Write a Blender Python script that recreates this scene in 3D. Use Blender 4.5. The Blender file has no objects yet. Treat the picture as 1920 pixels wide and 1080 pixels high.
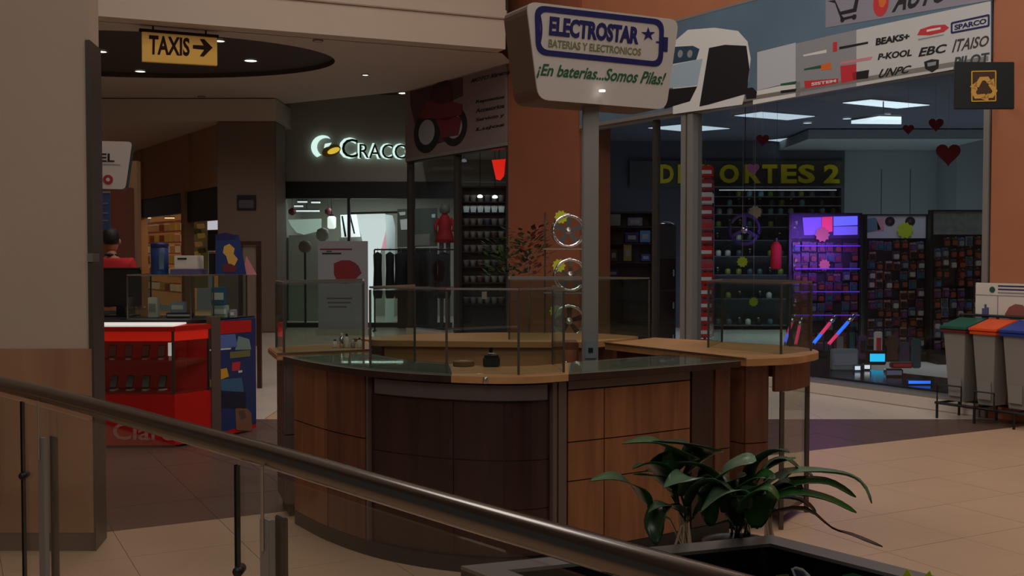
import bpy, bmesh, math, random
from mathutils import Vector, Matrix
R = random.Random(7)
sc = bpy.context.scene
C = sc.collection
V = Vector

# ---------------------------------------------------------------- camera, world, lights, exposure
PITCH = math.radians(1.86)
EYE = V((0, 0, 1.6))
cam_d = bpy.data.cameras.new('camera')
cam = bpy.data.objects.new('camera', cam_d)
C.objects.link(cam)
cam.location = EYE
cam.rotation_euler = (math.pi / 2 - PITCH, 0, 0)
cam_d.sensor_width = 36
cam_d.lens = 37.5
cam_d.clip_end = 200
sc.camera = cam

w = bpy.data.worlds.new('world')
sc.world = w
w.use_nodes = True
w.node_tree.nodes['Background'].inputs[0].default_value = (1.0, 0.94, 0.88, 1)
w.node_tree.nodes['Background'].inputs[1].default_value = 0.05
sc.view_settings.view_transform = 'Standard'
sc.view_settings.look = 'None'
sc.view_settings.gamma = 1
sc.view_settings.use_curve_mapping = False
sc.view_settings.exposure = 0.0
sc.cycles.transparent_max_bounces = 40


def area(name, loc, size, power, col, rot=(0, 0, 0), sy=None, spread=None):
    d = bpy.data.lights.new(name, 'AREA')
    d.shape = 'RECTANGLE'
    d.size = size
    d.size_y = sy or size
    d.energy = power
    d.color = col
    if spread:
        d.spread = spread
    o = bpy.data.objects.new(name, d)
    o.location = loc
    o.rotation_euler = rot
    C.objects.link(o)
    return o


WARM = (1.0, 0.955, 0.90)
COOL = (0.74, 0.9, 1.0)
# atrium lamps high above the frame, with unseen fill lights added among them
area('unseen_atrium_light', (1.5, 2.5, 7.6), 3.0, 90, WARM)
area('unseen_atrium_light', (-1.5, -3.0, 6.6), 3.5, 110, WARM, (math.radians(60), 0, 0))  # unseen fill added behind the camera to brighten upright faces
area('unseen_atrium_light', (-1.0, 8.5, 7.3), 2.5, 105, WARM, V((.35, .9, -.32)).to_track_quat('-Z', 'Y').to_euler())  # added fill aimed forward to lift the bulkhead and high walls
area('unseen_atrium_light', (4.2, 7.2, 7.6), 2.5, 125, WARM)
area('unseen_atrium_light', (-3.0, 9.5, 7.6), 2.5, 70, WARM)
area('unseen_atrium_light', (-1.5, 11.8, 7.7), 9.0, 44, WARM, (0, 0, math.radians(25)), .30)  # long strip light added to put a highlight on the handrail
# ceiling light inside the accessory shop (for its light panels, plus an added fill)
area('shop_light', (6.0, 15.8, 3.9), 1.6, 18, COOL, spread=math.radians(105))
area('shop_light', (4.4, 20.2, 3.9), 1.4, 26, COOL, spread=math.radians(105))
area('shop_light', (9.6, 20.0, 3.6), 1.2, 20, COOL, spread=math.radians(105))  # added to brighten the wall return, no panel hangs here
area('shop_light', (7.6, 20.0, 3.75), 1.2, 50, COOL, spread=math.radians(105))
area('shop_light', (8.2, 15.4, 3.9), 1.6, 16, COOL, spread=math.radians(105))
# lamps inside the far shops
area('far_shop_lamp', (-3.4, 25.2, 3.05), 1.5, 40, (0.88, 1.0, 0.96))
area('far_shop_lamp', (-7.9, 27.2, 2.9), 0.8, 26, (1.0, 0.68, 0.36))
area('far_shop_lamp', (-1.2, 21.4, 3.3), 0.8, 6, COOL)


# ---------------------------------------------------------------- pixel rays on real planes
def ray(px, py):
    x = (px - 960) / 2000.0
    y = (540 - py) / 2000.0
    cp, sp = math.cos(PITCH), math.sin(PITCH)
    return V((x, cp + y * sp, -sp + y * cp))


def at(px, py, Y):
    d = ray(px, py)
    return EYE + d * (Y / d.y)


def onz(px, py, z):
    d = ray(px, py)
    return EYE + d * ((z - EYE.z) / d.z)


# ---------------------------------------------------------------- materials
def lin(c):
    return tuple((v / 255.0 / 12.92 if v <= 10 else ((v / 255.0 + 0.055) / 1.055) ** 2.4) for v in c)


MATS = {}


def mat(name, rgb, rough=0.6, metal=0.0, emit=0.0, ecol=None, noise=None, bump=0.0, coat=0.0, spec=0.5):
    m = bpy.data.materials.new(name)
    m.use_nodes = True
    nt = m.node_tree
    b = nt.nodes['Principled BSDF']
    c = lin(rgb)
    b.inputs['Base Color'].default_value = (*c, 1)
    b.inputs['Roughness'].default_value = rough
    b.inputs['Metallic'].default_value = metal
    b.inputs['Specular IOR Level'].default_value = spec
    if coat:
        b.inputs['Coat Weight'].default_value = coat
        b.inputs['Coat Roughness'].default_value = 0.1
    if emit:
        e = lin(ecol or rgb)
        b.inputs['Emission Color'].default_value = (*e, 1)
        b.inputs['Emission Strength'].default_value = emit
    if noise:
        scale, amt = noise
        tc = nt.nodes.new('ShaderNodeTexCoord')
        no = nt.nodes.new('ShaderNodeTexNoise')
        no.inputs['Scale'].default_value = scale
        no.inputs['Detail'].default_value = 5
        nt.links.new(tc.outputs['Object'], no.inputs['Vector'])
        mx = nt.nodes.new('ShaderNodeMix')
        mx.data_type = 'RGBA'
        mx.inputs[6].default_value = (*[v * (1 - amt) for v in c], 1)
        mx.inputs[7].default_value = (*[min(1, v * (1 + amt)) for v in c], 1)
        nt.links.new(no.outputs['Fac'], mx.inputs[0])
        nt.links.new(mx.outputs[2], b.inputs['Base Color'])
        if bump:
            bp = nt.nodes.new('ShaderNodeBump')
            bp.inputs['Strength'].default_value = bump
            bp.inputs['Distance'].default_value = 0.01
            nt.links.new(no.outputs['Fac'], bp.inputs['Height'])
            nt.links.new(bp.outputs['Normal'], b.inputs['Normal'])
    MATS[name] = m
    return m


def wood(name, rgb, dark, rough=0.4, axis='Z', scale=9):
    m = mat(name, rgb, rough)
    nt = m.node_tree
    b = nt.nodes['Principled BSDF']
    tc = nt.nodes.new('ShaderNodeTexCoord')
    mp = nt.nodes.new('ShaderNodeMapping')
    mp.inputs['Scale'].default_value = {'Z': (scale, scale, scale * .09), 'X': (scale * .09, scale, scale)}[axis]
    no = nt.nodes.new('ShaderNodeTexNoise')
    no.inputs['Scale'].default_value = 1.6
    no.inputs['Detail'].default_value = 7
    no.inputs['Distortion'].default_value = 0.6
    nt.links.new(tc.outputs['Object'], mp.inputs['Vector'])
    nt.links.new(mp.outputs['Vector'], no.inputs['Vector'])
    cr = nt.nodes.new('ShaderNodeValToRGB')
    cr.color_ramp.elements[0].position = 0.3
    cr.color_ramp.elements[0].color = (*lin(dark), 1)
    cr.color_ramp.elements[1].position = 0.68
    cr.color_ramp.elements[1].color = (*lin(rgb), 1)
    nt.links.new(no.outputs['Fac'], cr.inputs['Fac'])
    nt.links.new(cr.outputs['Color'], b.inputs['Base Color'])
    return m


def glass(name, tint=(0.93, 0.96, 0.94), refl=1.0, rough=0.02):
    m = bpy.data.materials.new(name)
    m.use_nodes = True
    nt = m.node_tree
    nt.nodes.remove(nt.nodes['Principled BSDF'])
    out = nt.nodes['Material Output']
    tr = nt.nodes.new('ShaderNodeBsdfTransparent')
    tr.inputs[0].default_value = (*tint, 1)
    gl = nt.nodes.new('ShaderNodeBsdfGlossy')
    gl.inputs['Roughness'].default_value = rough
    gl.inputs['Color'].default_value = (refl, refl, refl, 1)
    lw = nt.nodes.new('ShaderNodeLayerWeight')
    lw.inputs[0].default_value = 0.5
    pw = nt.nodes.new('ShaderNodeMath')
    pw.operation = 'POWER'
    pw.inputs[1].default_value = 4.0
    fr = nt.nodes.new('ShaderNodeMath')
    fr.operation = 'MULTIPLY_ADD'
    fr.inputs[1].default_value = 0.5
    fr.inputs[2].default_value = 0.025
    nt.links.new(lw.outputs['Facing'], pw.inputs[0])
    nt.links.new(pw.outputs[0], fr.inputs[0])
    mx = nt.nodes.new('ShaderNodeMixShader')
    nt.links.new(fr.outputs[0], mx.inputs[0])
    nt.links.new(tr.outputs[0], mx.inputs[1])
    nt.links.new(gl.outputs[0], mx.inputs[2])
    nt.links.new(mx.outputs[0], out.inputs[0])
    MATS[name] = m
    return m


beige = mat('beige_paint', (190, 170, 150), .7, noise=(1.3, .06))
beam_m = mat('beam_paint', (196, 176, 158), .7, noise=(1, .05))
tanwood = wood('tan_panel', (174, 130, 98), (150, 108, 80), .5, scale=3)
ceil_m = mat('ceiling_paint', (196, 178, 164), .8)
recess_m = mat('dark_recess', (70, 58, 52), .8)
orange = mat('orange_plaster', (180, 112, 78), .7, noise=(2.5, .12))
orange_d = mat('rust_plaster', (150, 88, 60), .7, noise=(2, .12))
beige_t = mat('beige_tile', (206, 172, 142), .34, noise=(2.2, .09))
cream_t = mat('cream_tile', (214, 200, 188), .25, noise=(2, .06))
dark_t = mat('brown_tile', (100, 77, 70), .33, noise=(2.6, .16))
grout = mat('grout', (182, 150, 118), .9)
charcoal = mat('charcoal_panel', (158, 156, 146), .6)
brownc = mat('brown_column', (116, 96, 84), .7, noise=(1.2, .1))
rail_m = mat('polished_rail', (128, 122, 118), .2, 1.0)
steel = mat('brushed_steel', (190, 184, 176), .32, 1.0)
alu = mat('aluminium', (150, 146, 140), .45, .4)
alu_d = mat('dark_aluminium', (92, 84, 78), .45, .7)
black = mat('black_plastic', (16, 16, 18), .45)
blackg = mat('black_gloss', (12, 12, 14), .18)
rubber = mat('black_rubber', (14, 13, 12), .8)
woodk = wood('kiosk_wood', (152, 98, 62), (118, 72, 42), .38)
woodr = wood('red_brown_wood', (118, 70, 50), (84, 48, 34), .4)
woodd = wood('dark_wood', (62, 38, 32), (42, 25, 22), .35)
woodt = wood('counter_wood', (196, 148, 98), (168, 120, 74), .35, axis='X', scale=5)
graybr = mat('grey_brown_laminate', (98, 82, 76), .5)
graystrip = mat('grey_strip', (92, 82, 82), .5)
case_floor = mat('case_floor', (112, 108, 96), .5)
rim_m = mat('planter_rim', (104, 100, 96), .4)
g_clear = glass('clear_glass')
g_case = glass('case_glass', (0.86, 0.9, 0.87))
g_rail = glass('rail_glass', (0.91, 0.92, 0.91))
g_shop = glass('shop_glass', (0.92, 0.95, 0.97), .8)
white = mat('white_plastic', (225, 218, 206), .45)
sign_white = mat('sign_white', (204, 194, 186), .4)
sign_side = mat('sign_side', (108, 84, 66), .6)
navy = mat('navy_print', (26, 24, 92), .5)
green_p = mat('green_print', (34, 92, 62), .5)
olive_p = mat('olive_print', (120, 122, 72), .5)
redbr_p = mat('dark_red_print', (110, 34, 44), .5)
red = mat('red_laminate', (206, 26, 18), .35)
red_d = mat('dark_red_laminate', (150, 22, 20), .4)
white_p = mat('white_print', (228, 226, 222), .5)
grey_p = mat('grey_print', (150, 150, 156), .5)
black_p = mat('black_print', (22, 22, 26), .5)
red_p = mat('red_print', (206, 50, 60), .5)
pink_p = mat('pink_print', (214, 140, 150), .5)
orange_p = mat('orange_print', (222, 112, 46), .5)
skyp = mat('sky_print', (94, 118, 138), .5, noise=(.9, .4))
yellow_s = mat('yellow_sign', (226, 172, 44), .45)
brown_p = mat('dark_brown_print', (40, 20, 9), .8, spec=.2)
yellow_e = mat('yellow_letter', (206, 188, 24), .5, emit=.03)
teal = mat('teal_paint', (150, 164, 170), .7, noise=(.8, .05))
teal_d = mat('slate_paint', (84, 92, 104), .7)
blue_c = mat('dark_blue_ceiling', (98, 106, 126), .8)
lampw = mat('lamp_diffuser', (240, 240, 236), .5, emit=2.2, ecol=(255, 250, 240))
panelw = mat('cool_panel', (225, 235, 240), .5, emit=.62, ecol=(214, 236, 248))
panelb = mat('bright_panel', (225, 235, 240), .5, emit=.95, ecol=(225, 244, 250))
halo = mat('halo_letter', (230, 240, 235), .5, emit=.95, ecol=(212, 246, 236))
halo_y = mat('yellow_glow', (230, 200, 60), .5, emit=.7, ecol=(236, 206, 70))
gold_d = mat('dark_gold', (120, 96, 20), .5, emit=.06)
redlite = mat('red_light', (240, 40, 20), .5, emit=.75, ecol=(252, 40, 24))
litwhite = mat('backlit_white', (235, 240, 240), .6, emit=.78, ecol=(226, 236, 240))
litgrey = mat('lit_grey', (190, 200, 200), .6, emit=.2, ecol=(190, 204, 204))
litamber = mat('amber_back', (220, 160, 96), .7, emit=.1, ecol=(236, 160, 84))
led_p = mat('purple_led', (120, 80, 220), .5, emit=.6, ecol=(128, 92, 236))
led_b = mat('blue_led', (90, 100, 240), .5, emit=.85, ecol=(112, 112, 255))
led_pk = mat('pink_led', (230, 60, 110), .5, emit=.6, ecol=(240, 60, 112))
led_c = mat('cyan_led', (40, 190, 240), .5, emit=.85, ecol=(40, 200, 250))
led_sb = mat('azure_led', (40, 110, 250), .5, emit=.85, ecol=(48, 118, 252))
chrome = mat('chrome', (220, 220, 222), .12, 1.0)
lime = mat('lime_tag', (186, 196, 36), .6)
leafm = mat('leaf_green', (40, 82, 34), .34, noise=(9, .35))
leafd = mat('leaf_dark', (28, 56, 28), .34, noise=(9, .3))
leafg = mat('leaf_pale', (86, 112, 84), .3, noise=(9, .25))
leafr = mat('leaf_red', (120, 44, 30), .5, noise=(9, .3))
leafb = mat('leaf_withered', (62, 36, 22), .6, noise=(9, .3))
soil = mat('dark_soil', (28, 22, 18), .95, noise=(30, .5), bump=.6)
bingrey = mat('bin_grey', (142, 136, 130), .55)
binor = mat('bin_orange', (232, 84, 26), .45)
bingr = mat('bin_green', (40, 92, 74), .45)
binbl = mat('bin_blue', (40, 66, 150), .45)
skin = mat('skin', (170, 112, 84), .6)
hair = mat('hair', (24, 18, 14), .6)
shirt = mat('red_shirt', (186, 22, 28), .75)
cloth = mat('black_cloth', (18, 18, 24), .85)


# ---------------------------------------------------------------- mesh building
class MB:
    def __init__(s):
        s.v, s.f = [], []

    def add(s, vs, fs):
        n = len(s.v)
        s.v += [V(p) for p in vs]
        s.f += [tuple(i + n for i in f) for f in fs]
        return s

    def box(s, x0, x1, y0, y1, z0, z1, M=None):
        vs = [V((x, y, z)) for z in (z0, z1) for y in (y0, y1) for x in (x0, x1)]
        if M is not None:
            vs = [M @ p for p in vs]
        return s.add(vs, [(0, 2, 3, 1), (4, 5, 7, 6), (0, 1, 5, 4), (2, 6, 7, 3), (0, 4, 6, 2), (1, 3, 7, 5)])

    def plate(s, pts, off):
        """polygon pts extruded by the vector off"""
        pts = [V(p) for p in pts]
        n = len(pts)
        vs = pts + [p + off for p in pts]
        nrm = V((0, 0, 0))
        for i in range(n):
            a, b = pts[i] - pts[0], pts[(i + 1) % n] - pts[0]
            nrm += a.cross(b)
        fl = nrm.dot(off) > 0
        fs = [tuple(range(n))[::-1] if fl else tuple(range(n)),
              tuple(range(n, 2 * n)) if fl else tuple(range(n, 2 * n))[::-1]]
        for i in range(n):
            j = (i + 1) % n
            fs.append((i, j, n + j, n + i) if fl else (j, i, n + i, n + j))
        return s.add(vs, fs)

    def prism(s, poly, z0, z1):
        return s.plate([(p[0], p[1], z0) for p in poly], V((0, 0, z1 - z0)))

    def tube(s, pts, r, n=8, caps=True):
        pts = [V(p) for p in pts]
        rings = []
        for i, p in enumerate(pts):
            t = (pts[min(i + 1, len(pts) - 1)] - pts[max(i - 1, 0)]).normalized()
            up = V((0, 0, 1)) if abs(t.z) < .95 else V((1, 0, 0))
            a = t.cross(up).normalized()
            b = a.cross(t)
            rr = r[i] if isinstance(r, (list, tuple)) else r
            rings.append([p + (a * math.cos(q) + b * math.sin(q)) * rr for q in (2 * math.pi * k / n for k in range(n))])
        vs = [q for rg in rings for q in rg]
        fs = []
        for i in range(len(rings) - 1):
            for k in range(n):
                fs.append((i * n + k, i * n + (k + 1) % n, (i + 1) * n + (k + 1) % n, (i + 1) * n + k))
        if caps:
            fs.append(tuple(range(n))[::-1])
            fs.append(tuple(range((len(rings) - 1) * n, len(rings) * n)))
        return s.add(vs, fs)

    def lathe(s, prof, c, n=16, M=None, caps=True):
        c = V(c)
        vs, fs = [], []
        for (r, z) in prof:
            for k in range(n):
                q = 2 * math.pi * k / n
                p = V((r * math.cos(q), r * math.sin(q), z))
                vs.append(c + (M @ p if M is not None else p))
        for i in range(len(prof) - 1):
            for k in range(n):
                fs.append((i * n + k, i * n + (k + 1) % n, (i + 1) * n + (k + 1) % n, (i + 1) * n + k))
        if caps:
            fs.append(tuple(range(n))[::-1])
            fs.append(tuple(range((len(prof) - 1) * n, len(prof) * n)))
        return s.add(vs, fs)

    def strip(s, pts2, z0, z1, th, inward):
        """vertical curved slab along a 2-D polyline, thickened towards the point inward"""
        a = [V((p[0], p[1], 0)) for p in pts2]
        b = []
        for i, p in enumerate(a):
            t = (a[min(i + 1, len(a) - 1)] - a[max(i - 1, 0)]).normalized()
            nn = V((-t.y, t.x, 0))
            if nn.dot(V((inward[0], inward[1], 0)) - p) < 0:
                nn = -nn
            b.append(p + nn * th)
        n = len(a)
        vs = []
        for z in (z0, z1):
            vs += [V((p.x, p.y, z)) for p in a] + [V((p.x, p.y, z)) for p in b]
        fs = []
        A0, B0, A1, B1 = 0, n, 2 * n, 3 * n
        for i in range(n - 1):
            fs += [(A0 + i, A0 + i + 1, A1 + i + 1, A1 + i), (B0 + i + 1, B0 + i, B1 + i, B1 + i + 1),
                   (A1 + i, A1 + i + 1, B1 + i + 1, B1 + i), (A0 + i + 1, A0 + i, B0 + i, B0 + i + 1)]
        fs += [(A0, A1, B1, B0), (A0 + n - 1, B0 + n - 1, B1 + n - 1, A1 + n - 1)]
        return s.add(vs, fs)

    def build(s, name, material, parent=None, base=None, smooth=False, bevel=0.0):
        L = LOC[parent.name] if parent is not None else V(base or (0, 0, 0))
        me = bpy.data.meshes.new(name)
        me.from_pydata([p - L for p in s.v], [], s.f)
        bm = bmesh.new()
        bm.from_mesh(me)
        bmesh.ops.recalc_face_normals(bm, faces=bm.faces)
        if bevel:
            ed = [e for e in bm.edges if len(e.link_faces) == 2 and e.calc_face_angle(0) > .6]
            bmesh.ops.bevel(bm, geom=ed, offset=bevel, segments=2, affect='EDGES', clamp_overlap=True)
        bm.to_mesh(me)
        bm.free()
        if smooth:
            for p in me.polygons:
                p.use_smooth = True
        me.materials.append(material)
        return link(name, me, parent, L)


LOC = {}


def link(name, me, parent, L):
    o = bpy.data.objects.new(name, me)
    C.objects.link(o)
    if parent is not None:
        o.parent = parent
    else:
        o.location = L
    LOC[o.name] = V(L)
    return o


def tag(o, label=None, cat=None, group=None, kind=None):
    if label:
        o['label'] = label
    if cat:
        o['category'] = cat
    if group:
        o['group'] = group
    if kind:
        o['kind'] = kind
    return o


def thing(name, loc, label, cat, group=None):
    o = bpy.data.objects.new(name, None)
    o.empty_display_size = .1
    C.objects.link(o)
    o.location = loc
    LOC[o.name] = V(loc)
    return tag(o, label, cat, group)


def dup(root, loc, label=None, rz=None):
    c = root.copy()
    C.objects.link(c)
    c.location = loc
    LOC[c.name] = V(loc)
    if rz is not None:
        c.rotation_euler = (0, 0, rz)
    if label:
        c['label'] = label
    for ch in list(root.children):
        d = ch.copy()
        C.objects.link(d)
        d.parent = c
        for g in list(ch.children):
            e = g.copy()
            C.objects.link(e)
            e.parent = d
    return c


def struct(name, mb, material, base=None, smooth=False, bevel=0):
    return tag(mb.build(name, material, None, base, smooth, bevel), kind='structure')


class PF:
    """a plane in the scene with axes S, T and outward normal N (towards the viewer)"""

    def __init__(s, O, S, T=(0, 0, 1)):
        s.O, s.S, s.T = V(O), V(S).normalized(), V(T).normalized()
        s.N = s.S.cross(s.T)

    def p(s, a, b, d=0):
        return s.O + s.S * a + s.T * b + s.N * d

    def st(s, px, py):
        d = ray(px, py)
        P = EYE + d * ((s.O - EYE).dot(s.N) / d.dot(s.N))
        return ((P - s.O).dot(s.S), (P - s.O).dot(s.T))

    def poly(s, sts, d0, d1, mb=None):
        mb = mb or MB()
        return mb.plate([s.p(a, b, d0) for a, b in sts], s.N * (d1 - d0))

    def px(s, pts, d0, d1, mb=None):
        return s.poly([s.st(*q) for q in pts], d0, d1, mb)

    def rect(s, a0, b0, a1, b1, d0, d1, mb=None):
        return s.poly([(a0, b0), (a1, b0), (a1, b1), (a0, b1)], d0, d1, mb)

    def ell(s, a, b, ra, rb, d0, d1, n=20, mb=None, rot=0):
        cr, sr = math.cos(rot), math.sin(rot)
        return s.poly([(a + ra * math.cos(q) * cr - rb * math.sin(q) * sr, b + ra * math.cos(q) * sr + rb * math.sin(q) * cr)
                       for q in (2 * math.pi * k / n for k in range(n))], d0, d1, mb)


def lettering(name, s, pf, quad, d, depth, material, parent, shear=0.0, bold=0.0, label=None, res=3):
    """writing fitted into the quad (bottom-left, bottom-right, top-right, top-left in s,t of the plane)"""
    cu = bpy.data.curves.new(name, 'FONT')
    cu.body = s
    cu.shear = shear
    cu.offset = bold
    cu.resolution_u = res
    cu.extrude = 0.02
    tmp = bpy.data.objects.new(name, cu)
    C.objects.link(tmp)
    bpy.context.view_layer.update()
    me = bpy.data.meshes.new_from_object(tmp.evaluated_get(bpy.context.evaluated_depsgraph_get()))
    bpy.data.objects.remove(tmp)
    bpy.data.curves.remove(cu)
    xs = [v.co.x for v in me.vertices]
    ys = [v.co.y for v in me.vertices]
    x0, x1, y0, y1 = min(xs), max(xs), min(ys), max(ys)
    (a0, b0), (a1, b1), (a2, b2), (a3, b3) = quad
    L = LOC[parent.name] if parent is not None else V((0, 0, 0))
    for v in me.vertices:
        u = (v.co.x - x0) / (x1 - x0)
        t = (v.co.y - y0) / (y1 - y0)
        a = (a0 * (1 - u) + a1 * u) * (1 - t) + (a3 * (1 - u) + a2 * u) * t
        b = (b0 * (1 - u) + b1 * u) * (1 - t) + (b3 * (1 - u) + b2 * u) * t
        v.co = pf.p(a, b, d + (depth if v.co.z > 0 else 0)) - L
    me.materials.clear()
    me.materials.append(material)
    o = link(name, me, parent, L)
    if label:
        o['label'] = label
    return o


def rq(a0, b0, a1, b1):
    return [(a0, b0), (a1, b0), (a1, b1), (a0, b1)]


def clip(poly, a, b, c):
    """keep the part of a 2-D polygon where a*x + b*y <= c"""
    out = []
    for i in range(len(poly)):
        p, q = poly[i], poly[(i + 1) % len(poly)]
        dp, dq = a * p[0] + b * p[1] - c, a * q[0] + b * q[1] - c
        if dp <= 0:
            out.append(p)
        if dp * dq < 0:
            t = dp / (dp - dq)
            out.append((p[0] + (q[0] - p[0]) * t, p[1] + (q[1] - p[1]) * t))
    return out


def parea(p):
    return abs(sum(p[i][0] * p[(i + 1) % len(p)][1] - p[(i + 1) % len(p)][0] * p[i][1] for i in range(len(p)))) / 2


def inset(poly, d):
    cx = sum(p[0] for p in poly) / len(poly)
    cy = sum(p[1] for p in poly) / len(poly)
    out = []
    n = len(poly)
    sgn = 1 if sum(poly[i][0] * poly[(i + 1) % n][1] - poly[(i + 1) % n][0] * poly[i][1] for i in range(n)) > 0 else -1
    for i in range(n):
        p0, p1, p2 = V((*poly[i - 1], 0)), V((*poly[i], 0)), V((*poly[(i + 1) % n], 0))
        e1, e2 = (p1 - p0).normalized(), (p2 - p1).normalized()
        n1, n2 = V((-e1.y, e1.x, 0)) * sgn, V((-e2.y, e2.x, 0)) * sgn
        bi = n1 + n2
        k = d / max(.35, (1 + n1.dot(n2)) / 2) / 2
        q = p1 + bi * k
        out.append((q.x, q.y))
    return out

# ================================================================ THE SETTING
UA = math.radians(28)
U2, V2 = V((math.cos(UA), math.sin(UA), 0)), V((-math.sin(UA), math.cos(UA), 0))

# ---------------------------------------------------------------- floor with its tiles
floor = struct('floor', MB().box(-14, 14, -2, 30, -.2, -.012), grout)
TO = V((-2.3, 6.1, 0))           # a point of the joint between the beige and the brown field


def in_kiosk(x, y):
    return (x - .15) ** 2 + (y - 6.75) ** 2 < 1.15 ** 2


def tile_field(ang_u, ang_v, O, size, name, material, rules, test):
    for i in range(-30, 40):
        for j in range(-30, 40):
            q = [(0, 0), (1, 0), (1, 1), (0, 1)]
            P = [O + ang_u * ((i + a) * size) + ang_v * ((j + b) * size) for a, b in q]
            poly = [(p.x, p.y) for p in P]
            cx, cy = sum(p[0] for p in poly) / 4, sum(p[1] for p in poly) / 4
            if not test(cx, cy):
                continue
            for r in rules:
                if len(poly) >= 3:
                    poly = clip(poly, *r)
            if len(poly) < 3 or parea(poly) < .012:
                continue
            poly = inset(poly, .0016)
            MB().prism(poly, -.010, R.uniform(-.0006, .0006)).build(name, material, floor)


def seen(x, y, y0, y1, k=.56):
    return y0 < y < y1 and abs(x) < k * y + .3 and not in_kiosk(x, y)


# beige field: nearer than the joint (v <= 0), brown field: v >= 0 up to y = 10.25, cream field beyond
nv = (V2.x, V2.y)
cv = TO.dot(V2)
tile_field(U2, V2, TO, .6, 'floor_tile', beige_t, [(nv[0], nv[1], cv - .002)],
           lambda x, y: seen(x, y, 4.2, 10.6) and x * nv[0] + y * nv[1] < cv)
tile_field(U2, V2, TO, .6, 'floor_tile', dark_t, [(-nv[0], -nv[1], -cv - .002), (0, 1, 10.25)],
           lambda x, y: seen(x, y, 5, 10.6) and x * nv[0] + y * nv[1] > cv)
CREAM_X = V((1, 0, 0))
tile_field(CREAM_X, V((0, 1, 0)), V((0, 10.25, 0)), .6, 'floor_tile', cream_t, [(-.843, -.539, -.843 * 2.40 - .539 * 14.03 + 99)],
           lambda x, y: 10.2 < y < 12.8 and abs(x) < .5 * y + .3 and not (-2.3 < x < 1.9))
struct('floor', MB().box(-14, 14, 12.65, 30, -.012, 0.0), cream_t)
struct('floor', MB().prism([(-14, -2), (14, -2), (14, 4.1), (-14, 4.1)], -.012, 0), beige_t)

# ---------------------------------------------------------------- big beige pillar on the left
wl = struct('wall_left', MB().prism([(-4.6, 5.7), (-2.246, 5.7), (-2.29, 5.95), (-4.6, 6.3)], 0, 8), beige)
MB().box(-4.6, -2.247, 5.685, 5.7, 0.1, 1.09).build('wood_panel', tanwood, wl)
MB().box(-4.6, -2.25, 5.69, 5.7, 0, .1).build('baseboard', graybr, wl)
MB().prism([(-2.262, 5.688), (-2.236, 5.688), (-2.28, 5.955), (-2.30, 5.955)], 0, 2.73).build('corner_guard', alu_d, wl)
MB().prism([(-2.262, 5.68), (-2.232, 5.68), (-2.262, 5.85), (-2.29, 5.85)], 1.555, 1.60).build('bracket', steel, wl)

# ---------------------------------------------------------------- corridor ceiling, bulkhead, recesses
EC, EA, EB, ER = V((-6.15, 17.05, 0)), 3.3, 2.05, math.radians(5)
cpoly = [(-14, 10.85), (-.16, 16.74), (.02, 17.72), (-1.96, 20.6), (-4.75, 22.4), (-4.75, 23.1), (-14, 23.1)]


def poly_hit(c, d, poly):
    best = None
    for i in range(len(poly)):
        a, b = poly[i], poly[(i + 1) % len(poly)]
        ex, ey = b[0] - a[0], b[1] - a[1]
        den = d[0] * ey - d[1] * ex
        if abs(den) < 1e-9:
            continue
        t = ((a[0] - c[0]) * ey - (a[1] - c[1]) * ex) / den
        s = ((a[0] - c[0]) * d[1] - (a[1] - c[1]) * d[0]) / den
        if t > 0 and -1e-6 <= s <= 1 + 1e-6 and (best is None or t < best):
            best = t
    return (c[0] + d[0] * best, c[1] + d[1] * best)


def ellipse_pt(q, k=1.0):
    x, y = EA * k * math.cos(q), EB * k * math.sin(q)
    return (EC.x + x * math.cos(ER) - y * math.sin(ER), EC.y + x * math.sin(ER) + y * math.cos(ER))


qs = [2 * math.pi * k / 72 for k in range(72)]
ring = [(q, ellipse_pt(q)) for q in qs]
vs, fs = [], []
angs = []
for q, p in ring:
    angs.append((math.atan2(p[1] - EC.y, p[0] - EC.x), p))
for c in cpoly:
    a = math.atan2(c[1] - EC.y, c[0] - EC.x)
    p = poly_hit((EC.x, EC.y), (math.cos(a), math.sin(a)), [r[1] for r in ring])
    angs.append((a, p))
angs.sort()
mb = MB()
for a, p in angs:
    o = poly_hit((EC.x, EC.y), (math.cos(a), math.sin(a)), cpoly)
    vs += [(p[0], p[1], 4.72), (o[0], o[1], 4.72), (p[0], p[1], 4.80)]
n = len(angs)
for i in range(n):
    j = (i + 1) % n
    fs += [(3 * i, 3 * i + 1, 3 * j + 1, 3 * j)]
mb.add(vs, fs)
ceiling = struct('ceiling', mb, ceil_m)
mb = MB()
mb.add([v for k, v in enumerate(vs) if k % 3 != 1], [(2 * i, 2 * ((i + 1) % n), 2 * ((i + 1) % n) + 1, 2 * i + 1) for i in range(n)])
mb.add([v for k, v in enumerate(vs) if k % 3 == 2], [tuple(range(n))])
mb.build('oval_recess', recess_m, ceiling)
struct('ceiling', MB().prism([(-1.3, 20.0), (-4.9, 22.3), (-4.9, 23.2), (-1.0, 23.2), (1.2, 20)], 5.0, 5.1), recess_m)  # unlit trough above the corridor, its shade put into the dark colour
struct('ceiling', MB().box(-14, -4.745, 21.52, 30, 4.252, 4.70), ceil_m)
struct('ceiling', MB().box(-14, 14, -2, 30, 8, 8.2), ceil_m)

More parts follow.
